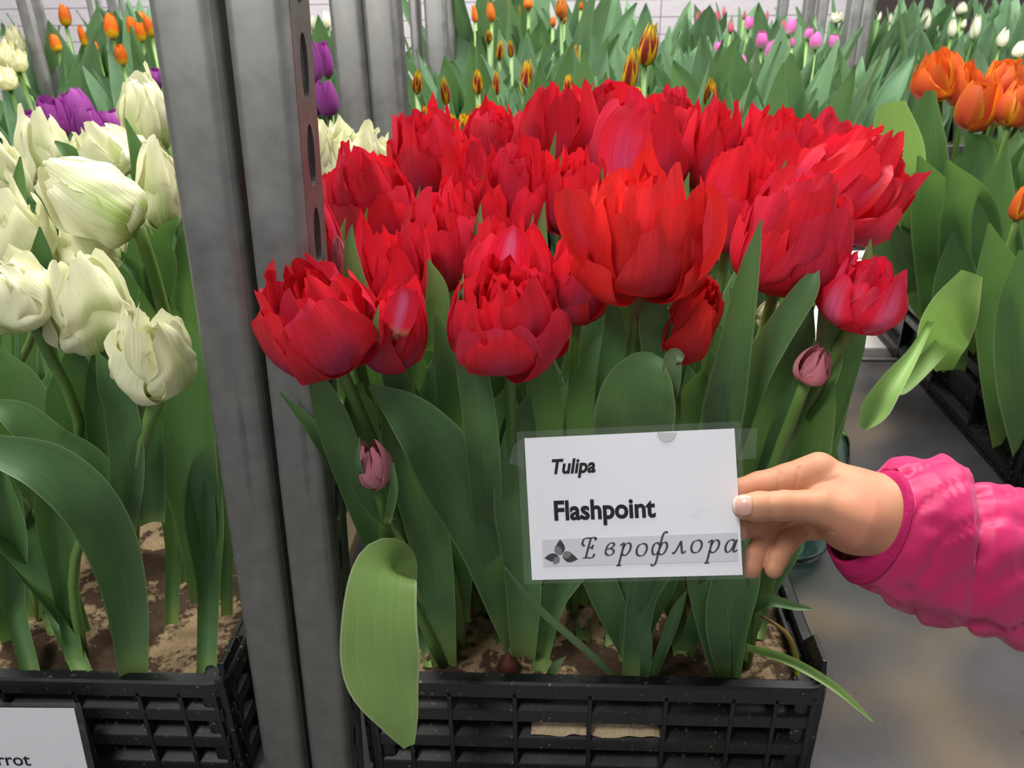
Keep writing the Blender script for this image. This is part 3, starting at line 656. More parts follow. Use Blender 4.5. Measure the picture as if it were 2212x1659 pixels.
# leaves of the red tulips that read singly
L = lambda key, pts, hw, **kw: leaf_px(T[key], pts, hw, **kw)
L('a1', [(884, 1300, .52), (872, 1224, .485), (836, 1226, .445), (820, 1330, .425), (826, 1450, .42), (862, 1550, .42), (884, 1612, .423)], [16, 30, 66, 80, 82, 44, 12], mat='leaf_pale', cup=0.10, wave=0.04, nv=36)
L('a1', [(900, 1330, .52), (830, 1190, .49), (762, 1030, .468), (712, 890, .458), (656, 752, .452)], [24, 34, 36, 34, 2], mat='leaf', cup=0.3)
L('a1', [(860, 1180, .53), (790, 1090, .51), (700, 955, .48), (606, 848, .47)], [18, 22, 20, 2], cup=0.4)
L('a3', [(1120, 1390, .545), (1062, 1190, .51), (975, 1020, .478), (890, 905, .462), (798, 832, .458)], [30, 62, 74, 52, 6], cup=0.35, wave=0.18, nv=30)
L('a4', [(1055, 1180, .52), (1046, 1010, .475), (1030, 860, .455), (1010, 750, .448), (1000, 660, .446)], [26, 36, 36, 28, 2], cup=0.35)
L('a4', [(1062, 1130, .52), (1060, 930, .49), (1105, 850, .48), (1158, 772, .475)], [10, 20, 20, 12], cup=0.5)
L('a4', [(1130, 1420, .54), (1130, 1240, .51), (1110, 1080, .49), (1125, 940, .485), (1140, 860, .49)], [26, 40, 44, 36, 8], cup=0.3)
L('a2', [(960, 1440, None), (930, 1180, .51), (880, 1000, .49), (852, 900, .48), (845, 850, .478)], [26, 44, 46, 30, 4], cup=0.3, wave=0.12)
L('a2', [(905, 940, .49), (870, 850, .475), (850, 800, .47), (888, 740, .465)], [20, 26, 24, 3], cup=0.3)
L('b4', [(1000, 1040, .53), (985, 880, .50), (965, 780, .49), (940, 668, .488)], [34, 38, 28, 2], cup=0.3)
L('d3', [(838, 1130, .47), (788, 1060, .447), (768, 1010, .438), (776, 945, .437)], [16, 22, 14, 2], cup=0.4)
L('d3', [(836, 1130, .46), (850, 1060, .445), (848, 1000, .442)], [8, 10, 3], cup=0.4)
L('d2', [(800, 1010, .51), (785, 920, .495), (772, 860, .49), (780, 826, .49)], [30, 32, 28, 4], cup=0.5)
L('a3', [(800, 700, .50), (770, 620, .485), (757, 540, .482), (760, 486, .485)], [16, 24, 14, 2], cup=0.3)
L('b4', [(930, 760, .53), (945, 640, .51), (925, 560, .51)], [26, 26, 3], cup=0.3)
L('a6', [(1360, 1150, .53), (1365, 960, .485), (1378, 860, .47), (1400, 800, .468), (1420, 768, .472)], [40, 80, 84, 58, 14], cup=0.28, nv=26)
L('a6', [(1440, 900, .475), (1450, 820, .466), (1455, 770, .468), (1476, 776, .465)], [14, 20, 18, 8], cup=0.4, mat='leaf_grey')
L('a6', [(1425, 900, .49), (1428, 780, .485), (1415, 690, .485), (1420, 620, .49)], [46, 40, 34, 10], cup=0.4)
L('a7', [(1330, 1000, .52), (1325, 860, .50), (1330, 740, .50), (1322, 650, .505)], [40, 40, 32, 10], cup=0.3)
L('a7', [(1255, 1020, .53), (1262, 880, .51), (1280, 790, .505), (1302, 712, .505)], [40, 42, 28, 3], cup=0.3)
L('a7', [(1190, 1060, .53), (1180, 900, .515), (1170, 800, .515), (1165, 740, .52)], [40, 42, 32, 4], cup=0.3)
L('a8', [(1480, 1100, .53), (1490, 950, .51), (1505, 850, .51), (1520, 800, .51)], [30, 36, 30, 6], cup=0.4)
L('a9', [(1530, 1080, .53), (1560, 900, .49), (1590, 740, .475), (1615, 600, .47), (1645, 474, .475)], [34, 44, 34, 24, 2], cup=0.35)
L('a9', [(1570, 1000, .52), (1620, 830, .495), (1680, 720, .49), (1740, 630, .49), (1765, 580, .495)], [22, 34, 32, 26, 6], cup=0.35)
L('c5', [(1590, 1060, .54), (1650, 880, .51), (1712, 760, .505), (1750, 660, .51)], [36, 58, 46, 8], cup=0.3)
L('b1', [(1640, 1300, .55), (1650, 1130, .53), (1686, 960, .515), (1736, 840, .51), (1780, 750, .51)], [26, 40, 32, 22, 4], cup=0.3)
L('b1', [(1740, 900, .53), (1785, 800, .515), (1790, 700, .51), (1775, 600, .512)], [14, 28, 24, 4], cup=0.3)
L('d4', [(1560, 1000, .51), (1545, 880, .495), (1560, 790, .49), (1582, 728, .49)], [26, 28, 14, 2], cup=0.4)
L('d5', [(1610, 870, .52), (1640, 790, .51), (1690, 690, .51), (1730, 640, .515)], [18, 26, 22, 4], cup=0.4)
L('a5', [(1370, 1420, .55), (1310, 1290, .53), (1270, 1180, .52), (1255, 1060, .52)], [24, 34, 34, 20], cup=0.4)
L('a5', [(1160, 1420, .545), (1190, 1300, .53), (1260, 1200, .525), (1300, 1100, .525)], [26, 30, 30, 18], cup=0.4)
L('a6', [(1370, 1470, None), (1385, 1300, .53), (1440, 1200, .52), (1500, 1120, .52)], [26, 30, 32, 18], cup=0.4)
L('a6', [(1405, 1470, None), (1440, 1380, .525), (1462, 1320, .52), (1482, 1278, .518)], [10, 13, 12, 2], cup=0.4)
L('a6', [(1392, 1475, None), (1396, 1410, .51), (1398, 1370, .508), (1396, 1342, .507)], [9, 13, 10, 2], cup=0.3)
L('a8', [(1480, 1410, .55), (1510, 1330, .535), (1532, 1250, .53), (1535, 1180, .53)], [18, 20, 22, 14], cup=0.4)
L('b1', [(1575, 1470, None), (1570, 1350, .525), (1590, 1250, .52), (1600, 1150, .52)], [22, 44, 50, 40], cup=0.45)
L('b1', [(1560, 1470, None), (1540, 1350, .53), (1520, 1250, .53), (1510, 1150, .53)], [18, 34, 36, 24], cup=0.4)
L('d4', [(1590, 1330, .54), (1660, 1300, .53), (1720, 1310, .53), (1756, 1316, .53)], [10, 12, 8, 1], cup=0.5)
L('d4', [(1612, 1398, .52), (1700, 1425, .49), (1800, 1482, .47), (1886, 1558, .455)], [7, 10, 9, 2], cup=0.6, mat='leaf_pale')
L('a4', [(1088, 1222, .50), (1160, 1310, .505), (1260, 1400, .51), (1332, 1466, None)][::-1], [7, 8, 7, 2], cup=0.6, mat='leaf_grey')
L('a4', [(1185, 1466, None), (1200, 1440, .52), (1222, 1418, .518)], [9, 10, 1], cup=0.4, mat='leaf_grey')
L('d4', [(1762, 1050, .57), (1790, 1000, .565), (1782, 950, .565), (1762, 918, .565)], [16, 20, 14, 2], cup=0.3)
o = link('stem', tube_mesh('stem', [at_z(1715, 1500, .108)-T['d4'].location, at_y(1722, 1440, .53)-T['d4'].location, at_y(1700, 1370, .535)-T['d4'].location, at_y(1632, 1322, .55)-T['d4'].location], [0.0028, 0.0026, 0.0018, 0.001], 8, 14), M['stem_yellow'], T['d4'])
# slim leaf tips showing between the blooms
for key, x, y, l, w_, Y in (('a3', 792, 448, 60, 9, .58), ('d2', 744, 470, 50, 9, .57), ('b3', 906, 402, 60, 9, .66), ('b3', 888, 320, 70, 10, .72), ('b4', 1040, 440, 90, 16, .56), ('b7', 1176, 436, 90, 16, .57), ('b7', 1153, 462, 60, 9, .57), ('b9', 1198, 285, 70, 9, .72), ('b9', 1214, 328, 60, 9, .70), ('c1', 1302, 362, 50, 9, .62), ('c2', 1366, 368, 40, 7, .62), ('c2', 1382, 354, 40, 9, .63), ('c4', 1488, 372, 40, 9, .62), ('b6', 1054, 348, 60, 9, .66), ('b8', 998, 292, 36, 9, .84), ('a4', 1002, 590, 70, 9, .45), ('b1', 1880, 516, 60, 14, .52), ('c6', 1695, 345, 40, 7, .68), ('a2', 820, 660, 34, 6, .44)):
    L(key, [(x-6, y+l*2.2, Y+.012), (x-8, y+l, Y+.002), (x+RNG.randint(-3, 3), y, Y)], [w_*1.3, w_, 1], cup=0.5, nv=10, mat='leaf_grey' if l < 95 else 'leaf')

# ------------------------------------------------------------------ cream parrot tulips
GP = 'cream parrot tulips in the left crate'
def par(key, label, px, py, w_, h_, Y, kind='parrot', tilt=(0, 0), **kw):
    return tulip(key, label, 'white', px, py, w_, h_, Y, kind, 'parrot', tilt, group=GP, nleaf=kw.pop('nleaf', 3), **kw)
par('w1', 'tall cream parrot tulip standing highest, left against the big steel post', 316, 246, 112, 152, .88, 'parrot_bud', tilt=(2, 3), base=(360, 900))
par('w2', 'curled cream parrot tulip with toothed rim under the tallest one', 228, 330, 128, 112, .80, 'parrot_open', tilt=(-20, 10), base=(300, 950))
par('w3', 'cream parrot tulip in front of the purple blooms, upper left', 100, 332, 108, 146, .82, 'parrot', tilt=(6, 4), base=(140, 950))
par('w4', 'big cream parrot tulip leaning left on a bare curved stem', 200, 426, 176, 212, .60, 'parrot_bud', tilt=(-52, 4), base=(430, 1200), nleaf=1, via=[(405, 900, .66), (345, 640, .63)], r=0.0055)
par('w5', 'pale cream parrot tulip cut by the left edge of the steel post', 348, 404, 106, 186, .68, 'parrot_bud', tilt=(6, 3), base=(400, 1050))
par('w6', 'cream parrot tulip half cut by the photo edge, upper left', 8, 372, 84, 128, .74, 'parrot_open', tilt=(-4, 4), base=(40, 1050))
par('w7', 'broad cream parrot tulip at the left edge, in the middle of the crate', 30, 516, 156, 170, .60, 'parrot_open', tilt=(-4, 6), base=(60, 1200))
par('w8', 'cream parrot tulip with green streaks at the left edge, low in front', 28, 632, 158, 150, .50, 'parrot', tilt=(-14, 10), base=(90, 1340), nleaf=2)
par('w9', 'cream parrot tulip lying behind the two front ones', 186, 548, 150, 110, .62, 'parrot_open', tilt=(-16, 4), base=(260, 1200))
par('w10', 'crumpled cream parrot tulip second lowest in the left crate', 186, 660, 170, 188, .52, 'parrot', tilt=(4, 12), base=(180, 1420), nleaf=2)
par('w11', 'lowest cream parrot tulip in front, next to the steel post', 326, 768, 166, 186, .485, 'parrot', tilt=(3, 12), base=(275, 1460), nleaf=0, via=[(284, 1180, .522), (300, 980, .50)], rz=25, r=0.0055)
par('w12', 'cream parrot tulip with brownish petals seen right of the slotted post', 684, 342, 84, 172, .86, 'parrot', tilt=(4, 3), base=(560, 1000))
par('w13', 'open cream parrot tulip between the front and the middle steel posts', 764, 330, 116, 96, .92, 'parrot_open', tilt=(10, 10), base=(570, 960))
par('w14', 'cream parrot tulip touching the red blooms beside the middle steel posts', 820, 350, 76, 96, .94, 'parrot_open', tilt=(16, 5), base=(575, 960))
L('w11', [(292, 1480, None), (268, 1270, .497), (212, 1120, .474), (110, 1015, .463), (-30, 965, .455)], [26, 44, 56, 54, 30], cup=0.3, wave=0.12, nv=28)
L('w11', [(262, 1180, .515), (275, 1020, .495), (262, 890, .485), (238, 820, .482), (208, 760, .482)], [24, 34, 34, 28, 2], cup=0.35)
L('w11', [(330, 1130, .515), (318, 1000, .51), (330, 900, .505)], [24, 36, 20], cup=0.4)
L('w10', [(250, 1180, .525), (200, 1030, .50), (110, 960, .49), (40, 900, .485), (-20, 872, .485)], [34, 46, 42, 34, 10], cup=0.3)
L('w10', [(215, 1120, .54), (190, 960, .525), (165, 850, .52), (160, 760, .52)], [42, 70, 62, 16], cup=0.25)
L('w10', [(230, 1020, .53), (215, 880, .525), (228, 760, .525), (246, 690, .525)], [24, 30, 26, 4], cup=0.3)
L('w8', [(120, 1080, .56), (60, 940, .535), (30, 830, .53), (5, 760, .53)], [44, 66, 52, 8], cup=0.3)
L('w8', [(30, 1400, .56), (20, 1240, .55), (0, 1100, .545), (-10, 960, .54)], [22, 36, 44, 30], cup=0.3)
L('w5', [(432, 1300, .57), (425, 1120, .55), (400, 960, .535), (405, 820, .53), (440, 690, .535)], [18, 44, 62, 50, 8], cup=0.3, wave=0.1, nv=26)
L('w5', [(452, 1240, .565), (450, 1110, .55), (450, 980, .548)], [12, 16, 3], cup=0.5)
L('w1', [(395, 740, .70), (400, 620, .68), (405, 520, .675), (400, 455, .68)], [30, 32, 22, 3], cup=0.3)
L('w4', [(320, 700, .66), (345, 590, .645), (350, 520, .64), (385, 470, .64)], [30, 34, 24, 3], cup=0.4)
L('w4', [(370, 690, .65), (310, 600, .635), (250, 545, .63), (212, 512, .63)], [20, 18, 10, 2], cup=0.4)
L('w7', [(95, 640, .585), (90, 560, .575), (86, 490, .575)], [28, 24, 2], cup=0.3)
L('w2', [(310, 420, .78), (300, 340, .77), (270, 255, .77)], [20, 18, 2], cup=0.3)
L('w3', [(190, 370, .78), (150, 330, .77), (118, 305, .77)], [16, 16, 3], cup=0.3)
L('w6', [(38, 470, .66), (40, 400, .655), (44, 338, .655)], [16, 14, 2], cup=0.3)
# shoots standing in the left crate's sand, opening into a leaf
for key, pts, hw in (('w9', [(370, 1350, None), (375, 1180, .60), (372, 1000, .60), (380, 860, .60)], [14, 17, 34, 6]), ('w5', [(445, 1480, None), (450, 1260, .555), (440, 1080, .55), (450, 900, .55)], [20, 24, 40, 6]), ('w8', [(75, 1480, None), (30, 1310, .54), (10, 1140, .53), (0, 1000, .53)], [16, 22, 40, 6]), ('w7', [(190, 1480, None), (110, 1290, .57), (20, 1060, .57), (-20, 960, .57)], [18, 22, 34, 6]), ('w10', [(165, 1450, None), (140, 1290, .545), (120, 1080, .53), (120, 920, .53)], [17, 20, 40, 6]), ('w3', [(120, 1370, None), (70, 1210, .64), (30, 1060, .63), (10, 940, .63)], [14, 18, 34, 6]), ('w4', [(300, 1420, None), (255, 1240, .60), (240, 1090, .60), (250, 960, .60)], [13, 17, 36, 6]), ('w1', [(400, 1260, None), (420, 1100, .66), (425, 960, .66), (410, 820, .66)], [12, 16, 36, 6]), ('w2', [(490, 1330, None), (488, 1180, .62), (478, 1040, .62), (470, 900, .62)], [12, 16, 30, 6])):
    L(key, pts, hw, cup=0.75, nv=24)
for key, pts, hw in (('b3', [(930, 1440, None), (915, 1330, .60), (900, 1200, .59), (890, 1060, .59)], [14, 20, 34, 8]), ('b5', [(1020, 1400, None), (1000, 1280, .64), (980, 1150, .63), (985, 1000, .63)], [14, 20, 40, 8]), ('b6', [(1090, 1420, None), (1085, 1310, .60), (1080, 1180, .58), (1090, 1000, .58)], [16, 24, 44, 8]), ('c1', [(1260, 1390, None), (1255, 1290, .63), (1235, 1180, .62), (1220, 1020, .62)], [14, 20, 44, 8]), ('c2', [(1320, 1400, None), (1330, 1300, .62), (1340, 1180, .61), (1330, 1020, .61)], [14, 20, 44, 8]), ('c5', [(1470, 1420, None), (1460, 1320, .59), (1430, 1220, .58), (1420, 1060, .58)], [15, 22, 40, 8]), ('c4', [(1520, 1370, None), (1525, 1280, .66), (1540, 1160, .65), (1560, 1000, .65)], [14, 20, 40, 8]), ('c8', [(1640, 1380, None), (1650, 1280, .62), (1670, 1160, .61), (1700, 1000, .61)], [13, 17, 30, 8]), ('b9', [(1190, 1380, None), (1180, 1280, .66), (1150, 1160, .66), (1140, 1000, .66)], [14, 20, 44, 8]), ('b7', [(1170, 1450, None), (1165, 1330, .56), (1150, 1200, .55), (1165, 1040, .55)], [18, 26, 44, 8])):
    L(key, pts, hw, cup=0.6, nv=24)

# ------------------------------------------------------------------ orange tulips at the right
GO = 'orange tulips at the right edge'
def org(key, label, px, py, w_, h_, Y, kind='double', tilt=(0, 0), **kw):
    return tulip(key, label, 'orange', px, py, w_, h_, Y, kind, 'orange', tilt, group=GO, nleaf=kw.pop('nleaf', 3), **kw)
org('o1', 'leftmost orange tulip with a raised pointed petal, leaning left', 2028, 164, 104, 92, 1.30, tilt=(-16, 4))
org('o2', 'orange tulip behind the lower orange ones, second from the left', 2085, 190, 70, 84, 1.28, tilt=(-4, 2))
org('o3', 'lowest orange tulip with a clear bare stem, yellow petal rims', 2112, 226, 88, 104, 1.20, 'single', tilt=(0, 4))
org('o4', 'uppermost orange tulip cut by the right photo edge', 2172, 174, 84, 72, 1.24, tilt=(4, 3))
org('o5', 'orange tulip with purplish outer petal at the right photo edge', 2194, 226, 74, 90, 1.16, 'single', tilt=(4, 3))
org('o6', 'orange tulip low at the right photo edge among dark leaves', 2212, 432, 44, 84, 1.02, 'single', tilt=(6, 3))
org('o7', 'orange tulip showing below its neighbour, between two bare stems', 2140, 248, 58, 62, 1.27, 'single', tilt=(6, 2))
L('o1', [(1990, 520, 1.22), (1955, 400, 1.18), (1935, 310, 1.16), (1925, 222, 1.15)], [26, 44, 52, 28], cup=0.3, mat='leaf_pale')
L('o1', [(2000, 640, 1.25), (1975, 500, 1.22), (1985, 340, 1.20), (2010, 196, 1.20)], [34, 56, 58, 10], cup=0.35)
L('o1', [(2010, 690, 1.28), (1985, 610, 1.24), (1950, 560, 1.22), (1928, 500, 1.21), (1935, 472, 1.21)], [20, 40, 50, 50, 14], cup=0.3, mat='leaf_grey')
L('o2', [(2030, 720, 1.22), (2035, 560, 1.16), (2020, 440, 1.13), (1984, 336, 1.11)], [30, 54, 50, 3], cup=0.4)
L('o2', [(2090, 760, 1.2), (2095, 600, 1.13), (2090, 450, 1.10), (2046, 346, 1.08)], [34, 60, 54, 3], cup=0.4)
L('o3', [(2160, 720, 1.15), (2150, 560, 1.1), (2150, 440, 1.09), (2176, 318, 1.09)], [34, 46, 40, 3], cup=0.4)
L('o3', [(2190, 960, 1.05), (2180, 780, 1.0), (2160, 610, .98), (2136, 482, .97)], [40, 58, 50, 3], cup=0.4)
L('o6', [(2240, 1000, 1.0), (2215, 820, .96), (2210, 660, .95), (2212, 540, .95)], [40, 56, 50, 10], cup=0.4)
L('o5', [(2060, 800, 1.17), (2055, 700, 1.12), (2065, 590, 1.10), (2060, 500, 1.10)], [22, 36, 40, 6], cup=0.4)
L('o7', [(2110, 560, 1.2), (2090, 430, 1.18), (2110, 330, 1.18), (2090, 290, 1.18)], [30, 40, 36, 6], cup=0.4)
L('o4', [(2150, 400, 1.2), (2140, 330, 1.19), (2120, 290, 1.19)], [24, 22, 4], cup=0.4)
# the snapped leaf that hangs out over the crate
L('o2', [(2040, 800, 1.10), (2035, 740, 1.02), (2060, 670, .97), (2100, 590, .96)], [16, 48, 50, 22], cup=0.18, mat='leaf_pale')
L('o2', [(2012, 690, 1.0), (1975, 760, .96), (1925, 830, .93), (1890, 885, .92), (1864, 926, .92)], [6, 12, 24, 28, 6], cup=0.7, mat='leaf_pale')
L('o2', [(2035, 745, 1.0), (1990, 795, .98), (1950, 838, .96), (1935, 850, .955)], [18, 18, 14, 4], cup=0.4, mat='leaf_pale')
L('o1', [(1940, 560, 1.35), (1905, 566, 1.34), (1868, 552, 1.34)], [12, 12, 3], cup=0.3, mat='leaf_pale')

# ------------------------------------------------------------------ tulips in the background
ORD = ['first', 'second', 'third', 'fourth', 'fifth', 'sixth', 'seventh', 'eighth', 'ninth', 'tenth', 'eleventh', 'twelfth', 'thirteenth', 'fourteenth', 'fifteenth', 'sixteenth', 'seventeenth', 'eighteenth', 'nineteenth', 'twentieth', 'twenty-first', 'twenty-second', 'twenty-third', 'twenty-fourth', 'twenty-fifth']
def bud_mesh(nm, kind, seed):
    V, F, uv = [], [], []
    r_ = random.Random(seed); az = 0
    for ri, (n, vs) in enumerate(LIB[kind][:2]):
        az += PI/n
        for q in range(n):
            me = vs[r_.randrange(len(vs))]; a = az+2*PI*q/n+r_.uniform(-.1, .1); s = r_.uniform(.93, 1.05)
            o = len(V); ca, sa = math.cos(a), math.sin(a)
            for v in me.vertices: V.append(((v.co.x*ca-v.co.y*sa)*s, (v.co.x*sa+v.co.y*ca)*s, v.co.z*s))
            uvl = np.zeros((len(me.vertices), 2)); 
            for lp, d in zip(me.loops, me.uv_layers[0].data): uvl[lp.vertex_index] = d.uv
            uv += [tuple(x) for x in uvl]
            F += [tuple(o+i for i in p.vertices) for p in me.polygons]
    return mesh(nm, V, F, uv)
BUD = {kd: [bud_mesh('bloom', kd, s) for s in range(3)] for kd in ('single', 'bud', 'double', 'parrot_open')}
STEM_UNIT = tube_mesh('stem', [(0, 0, 0), (0, 0, 0.5), (0, 0, 1)], 0.004, 6, 4)
STEM_UNIT.materials.append(M['stem'])
def far_tulip(label, px, py, w_, h_, Y, kind, mat, soil, group, tilt=(0, 0), nleaf=2, yoff=0.02, lh=(0.9, 1.15)):
    c = at_y(px, py, Y); d = depth(c); ww, hh = w_*d/FPX, h_*d/FPX
    ax = Vector((math.tan(math.radians(tilt[0])), -math.tan(math.radians(tilt[1])), 1)).normalized()
    bot = c-ax*hh*.5; b = Vector((c.x+U(-.02, .02), Y+yoff, soil))
    t = thing('tulip', label, 'tulip', b, group)
    s = link('stem', STEM_UNIT, None, t); v = bot-b; s.rotation_euler = v.to_track_quat('Z', 'Y').to_euler(); s.scale = (1, 1, v.length)
    o = link('bloom', tinted(BUD[kind][RNG.randrange(3)], M[mat]), None, t, loc=bot-b)
    o.rotation_euler = (ax.to_track_quat('Z', 'Y').to_matrix() @ Matrix.Rotation(U(0, 6.28), 3, 'Z')).to_euler(); o.scale = (ww/2, ww/2, hh)
    for q in range(nleaf): leaf(t, (U(-.01, .01), U(-.01, .01), 0), U(0, 6.28), v.length*U(*lh), M['leaf_far'], lean=U(0, .12), wide=U(0.8, 1.1))
    return t
def far_set(what, where, rows, mat, soil, group, kind='single', **kw):
    rows = sorted(rows)
    for i, r in enumerate(rows):
        px, py, w_, h_, Y = r[:5]; kd = r[5] if len(r) > 5 else kind; m_ = r[6] if len(r) > 6 else mat
        far_tulip('%s, %s from the left %s' % (what, ORD[i], where), px, py, w_, h_, Y, kd, m_, soil, group, tilt=(U(-8, 8), U(-4, 8)), **kw)
far_set('purple tulip', 'behind the cream parrot tulips', [(62, 276, 47, 72, 1.14), (112, 256, 73, 92, 1.18), (164, 238, 73, 90, 1.24), (192, 270, 71, 81, 1.16), (246, 264, 67, 57, 1.2), (340, 168, 44, 39, 1.35), (282, 280, 33, 33, 1.15)], 'purple', .10, 'purple tulips behind the parrot tulips', nleaf=2, lh=(0.5, 0.8))
far_set('purple tulip', 'between the front and the middle steel posts', [(662, 136, 68, 92, 1.32), (702, 128, 34, 74, 1.4), (668, 214, 64, 80, 1.24), (706, 212, 50, 76, 1.22), (640, 200, 30, 70, 1.3)], 'purple', .10, 'purple tulips seen between the posts', nleaf=2, lh=(0.5, 0.8))
far_set('orange tulip with yellow base', 'behind the purple tulips', [(140, 33, 26, 44, 1.90), (97, 70, 24, 44, 1.85), (119, 93, 24, 36, 1.80), (178, 78, 16, 42, 1.90), (240, 56, 30, 50, 1.82), (261, 118, 26, 42, 1.75), (284, 56, 20, 40, 1.95), (303, 68, 22, 40, 1.85), (322, 58, 22, 42, 1.80), (205, 100, 14, 20, 1.90), (306, 36, 20, 20, 2.00)], 'fire', 0.10, 'orange and yellow tulips at the upper left', yoff=0.03)
far_set('cream double tulip', 'at the far left edge', [(32, 92, 30, 58, 1.75, 'parrot_open'), (10, 118, 40, 60, 1.7, 'parrot_open'), (38, 132, 36, 44, 1.68, 'parrot_open'), (14, 170, 40, 46, 1.62, 'parrot_open')], 'cream', 0.10, 'cream double tulips at the far left')
far_set('small white tulip', 'above the purple tulips between the posts', [(676, 50, 16, 30, 2.0), (706, 42, 18, 36, 1.95), (640, 58, 12, 28, 2.05)], 'ivory', 0.10, 'white tulips above the purple ones', nleaf=3)
far_set('tangerine tulip bud', 'at the top centre', [(1024, 28, 15, 38, 1.88), (1060, 25, 20, 40, 1.86), (1100, 8, 10, 26, 1.98), (1141, 6, 22, 26, 1.93), (1214, 15, 28, 44, 1.83), (1195, 46, 14, 22, 1.88), (1121, 26, 9, 26, 1.98), (1255, 12, 10, 18, 1.98), (1218, 40, 12, 20, 1.90)], 'tangerine', 0.10, 'tangerine tulips at the top centre', kind='bud', nleaf=3)
far_set('yellow tulip with crimson flames', 'behind the red tulips', [(1137, 168, 30, 76, 1.22, 'bud'), (1400, 96, 46, 86, 1.32, 'bud'), (1362, 150, 36, 86, 1.26, 'bud'), (1536, 202, 34, 62, 1.24, 'bud'), (1228, 184, 24, 44, 1.2, 'bud'), (1032, 176, 24, 50, 1.22, 'bud'), (902, 176, 24, 46, 1.24, 'bud'), (960, 196, 22, 56, 1.2, 'bud'), (1072, 178, 18, 52, 1.24, 'bud'), (926, 248, 30, 34, 1.18), (974, 266, 24, 40, 1.16), (1002, 268, 26, 40, 1.16), (1036, 244, 16, 36, 1.17, 'bud'), (1022, 110, 22, 30, 1.5, 'bud'), (1056, 78, 16, 26, 1.55, 'bud'), (1080, 108, 18, 40, 1.45, 'bud'), (1103, 104, 14, 36, 1.46, 'bud'), (1240, 114, 20, 44, 1.5, 'bud'), (1466, 232, 22, 36, 1.2), (1374, 208, 26, 34, 1.2), (1418, 216, 12, 24, 1.2, 'bud'), (1260, 204, 18, 30, 1.18, 'bud')], 'flame', 0.10, 'yellow and crimson tulips behind the red ones', kind='double', nleaf=3)
far_set('pink and white tulip', 'in the far crate beside the wall', [(1598, 141, 30, 42, 2.12), (1552, 102, 20, 24, 2.2), (1645, 86, 26, 36, 2.25), (1666, 106, 24, 40, 2.2), (1618, 50, 20, 28, 2.5), (1709, 58, 24, 36, 2.4), (1747, 72, 20, 24, 2.35), (1762, 88, 26, 36, 2.25), (1802, 90, 24, 30, 2.2), (1712, 92, 12, 20, 2.3)], 'pink', 0.10, 'pink and white tulips in the far crate', nleaf=3)
far_set('rose pink tulip bud', 'in the farthest row beside the pale wall', [(1507, 37, 9, 26, 2.8), (1516, 36, 9, 28, 2.75), (1534, 33, 9, 20, 2.8), (1550, 36, 14, 26, 2.75), (1564, 24, 8, 20, 2.9), (1578, 57, 14, 28, 2.6), (1608, 33, 8, 18, 2.85), (1656, 38, 10, 28, 2.8), (1692, 56, 12, 26, 2.7)], 'rose', 0.10, 'rose pink buds in the farthest row', kind='bud', nleaf=3)
far_set('ivory tulip bud', 'behind the orange tulips at the upper right', [(2000, 42, 22, 42, 2.6), (1972, 20, 14, 28, 2.8), (1984, 46, 12, 38, 2.7), (2057, 60, 20, 36, 2.58), (2078, 18, 24, 26, 2.75), (2058, 32, 12, 18, 2.8), (2108, 58, 22, 50, 2.6), (2134, 46, 16, 36, 2.7), (2168, 80, 26, 38, 2.55), (2202, 104, 28, 36, 2.54), (1924, 40, 8, 24, 2.75), (1900, 36, 8, 20, 2.8), (2082, 52, 12, 20, 2.7), (2024, 56, 10, 26, 2.7), (1808, 38, 26, 22, 2.75, 'parrot_open')], 'ivory', 0.15, 'ivory tulip buds at the upper right', kind='bud', nleaf=3)
def leafy(where, group, nx, ny, xr, yr, soil, L0, L1, mat='leaf_far'):
    x0, x1 = xr; y0, y1 = yr
    for j in range(ny):
        row = ('front', 'second', 'third', 'fourth')[j]
        for i in range(nx):
            p = (x0+(x1-x0)*(i+.5)/nx+U(-.015, .015), y0+(y1-y0)*(j+.5)/ny+U(-.015, .015), soil)
            t = thing('tulip', 'leafy bloomless tulip, %s from the left in the %s row %s' % (ORD[i], row, where), 'tulip', p, group)
            for q in range(4): leaf(t, (U(-.012, .012), U(-.012, .012), 0), U(0, 6.28), U(L0, L1), M[mat], lean=U(-.04, .16), wide=U(.85, 1.2))
leafy('behind the red tulips', 'leafy tulips behind the red ones', 9, 3, (-.19, .41), (1.27, 1.53), .10, .37, .48)
leafy('under the pink tulips', 'leafy tulips below the pink ones', 8, 4, (.28, .80), (2.12, 2.6), .10, .26, .39)
leafy('under the rose buds', 'leafy tulips of the farthest row', 9, 1, (.25, .95), (2.66, 2.9), .10, .38, .48)
leafy('under the ivory buds', 'leafy tulips under the ivory buds', 10, 3, (.90, 1.60), (2.54, 2.95), .15, .30, .44)
leafy('under the tangerine buds', 'leafy tulips under the tangerine buds', 6, 2, (-.28, .14), (2.0, 2.25), .10, .44, .56)
leafy('behind the purple tulips', 'leafy tulips at the upper left', 8, 3, (-1.22, -.62), (1.90, 2.2), .10, .40, .52)
leafy('under the cream doubles', 'leafy tulips at the far left', 4, 2, (-1.35, -1.05), (1.6, 1.8), .10, .26, .34)
leafy('under the small white tulips', 'leafy tulips under the small white ones', 3, 2, (-.62, -.42), (1.9, 2.1), .10, .36, .46)
leafy('of the orange crate', 'leafy tulips among the orange ones', 4, 4, (.68, 1.0), (1.02, 1.5), .10, .26, .36, 'leaf')
leafy('of the purple crate', 'leafy tulips among the purple ones', 6, 1, (-.68, -.32), (1.18, 1.34), .10, .22, .30, 'leaf')
crate('far_a', 'black plastic crate under the tangerine buds, hidden behind leaves', -0.30, 0.16, 1.83, 2.25, 0.12, detail=False)
crate('far_b', 'black plastic crate under the orange and yellow blooms, upper left', -1.25, -0.60, 1.78, 2.2, 0.12, detail=False)
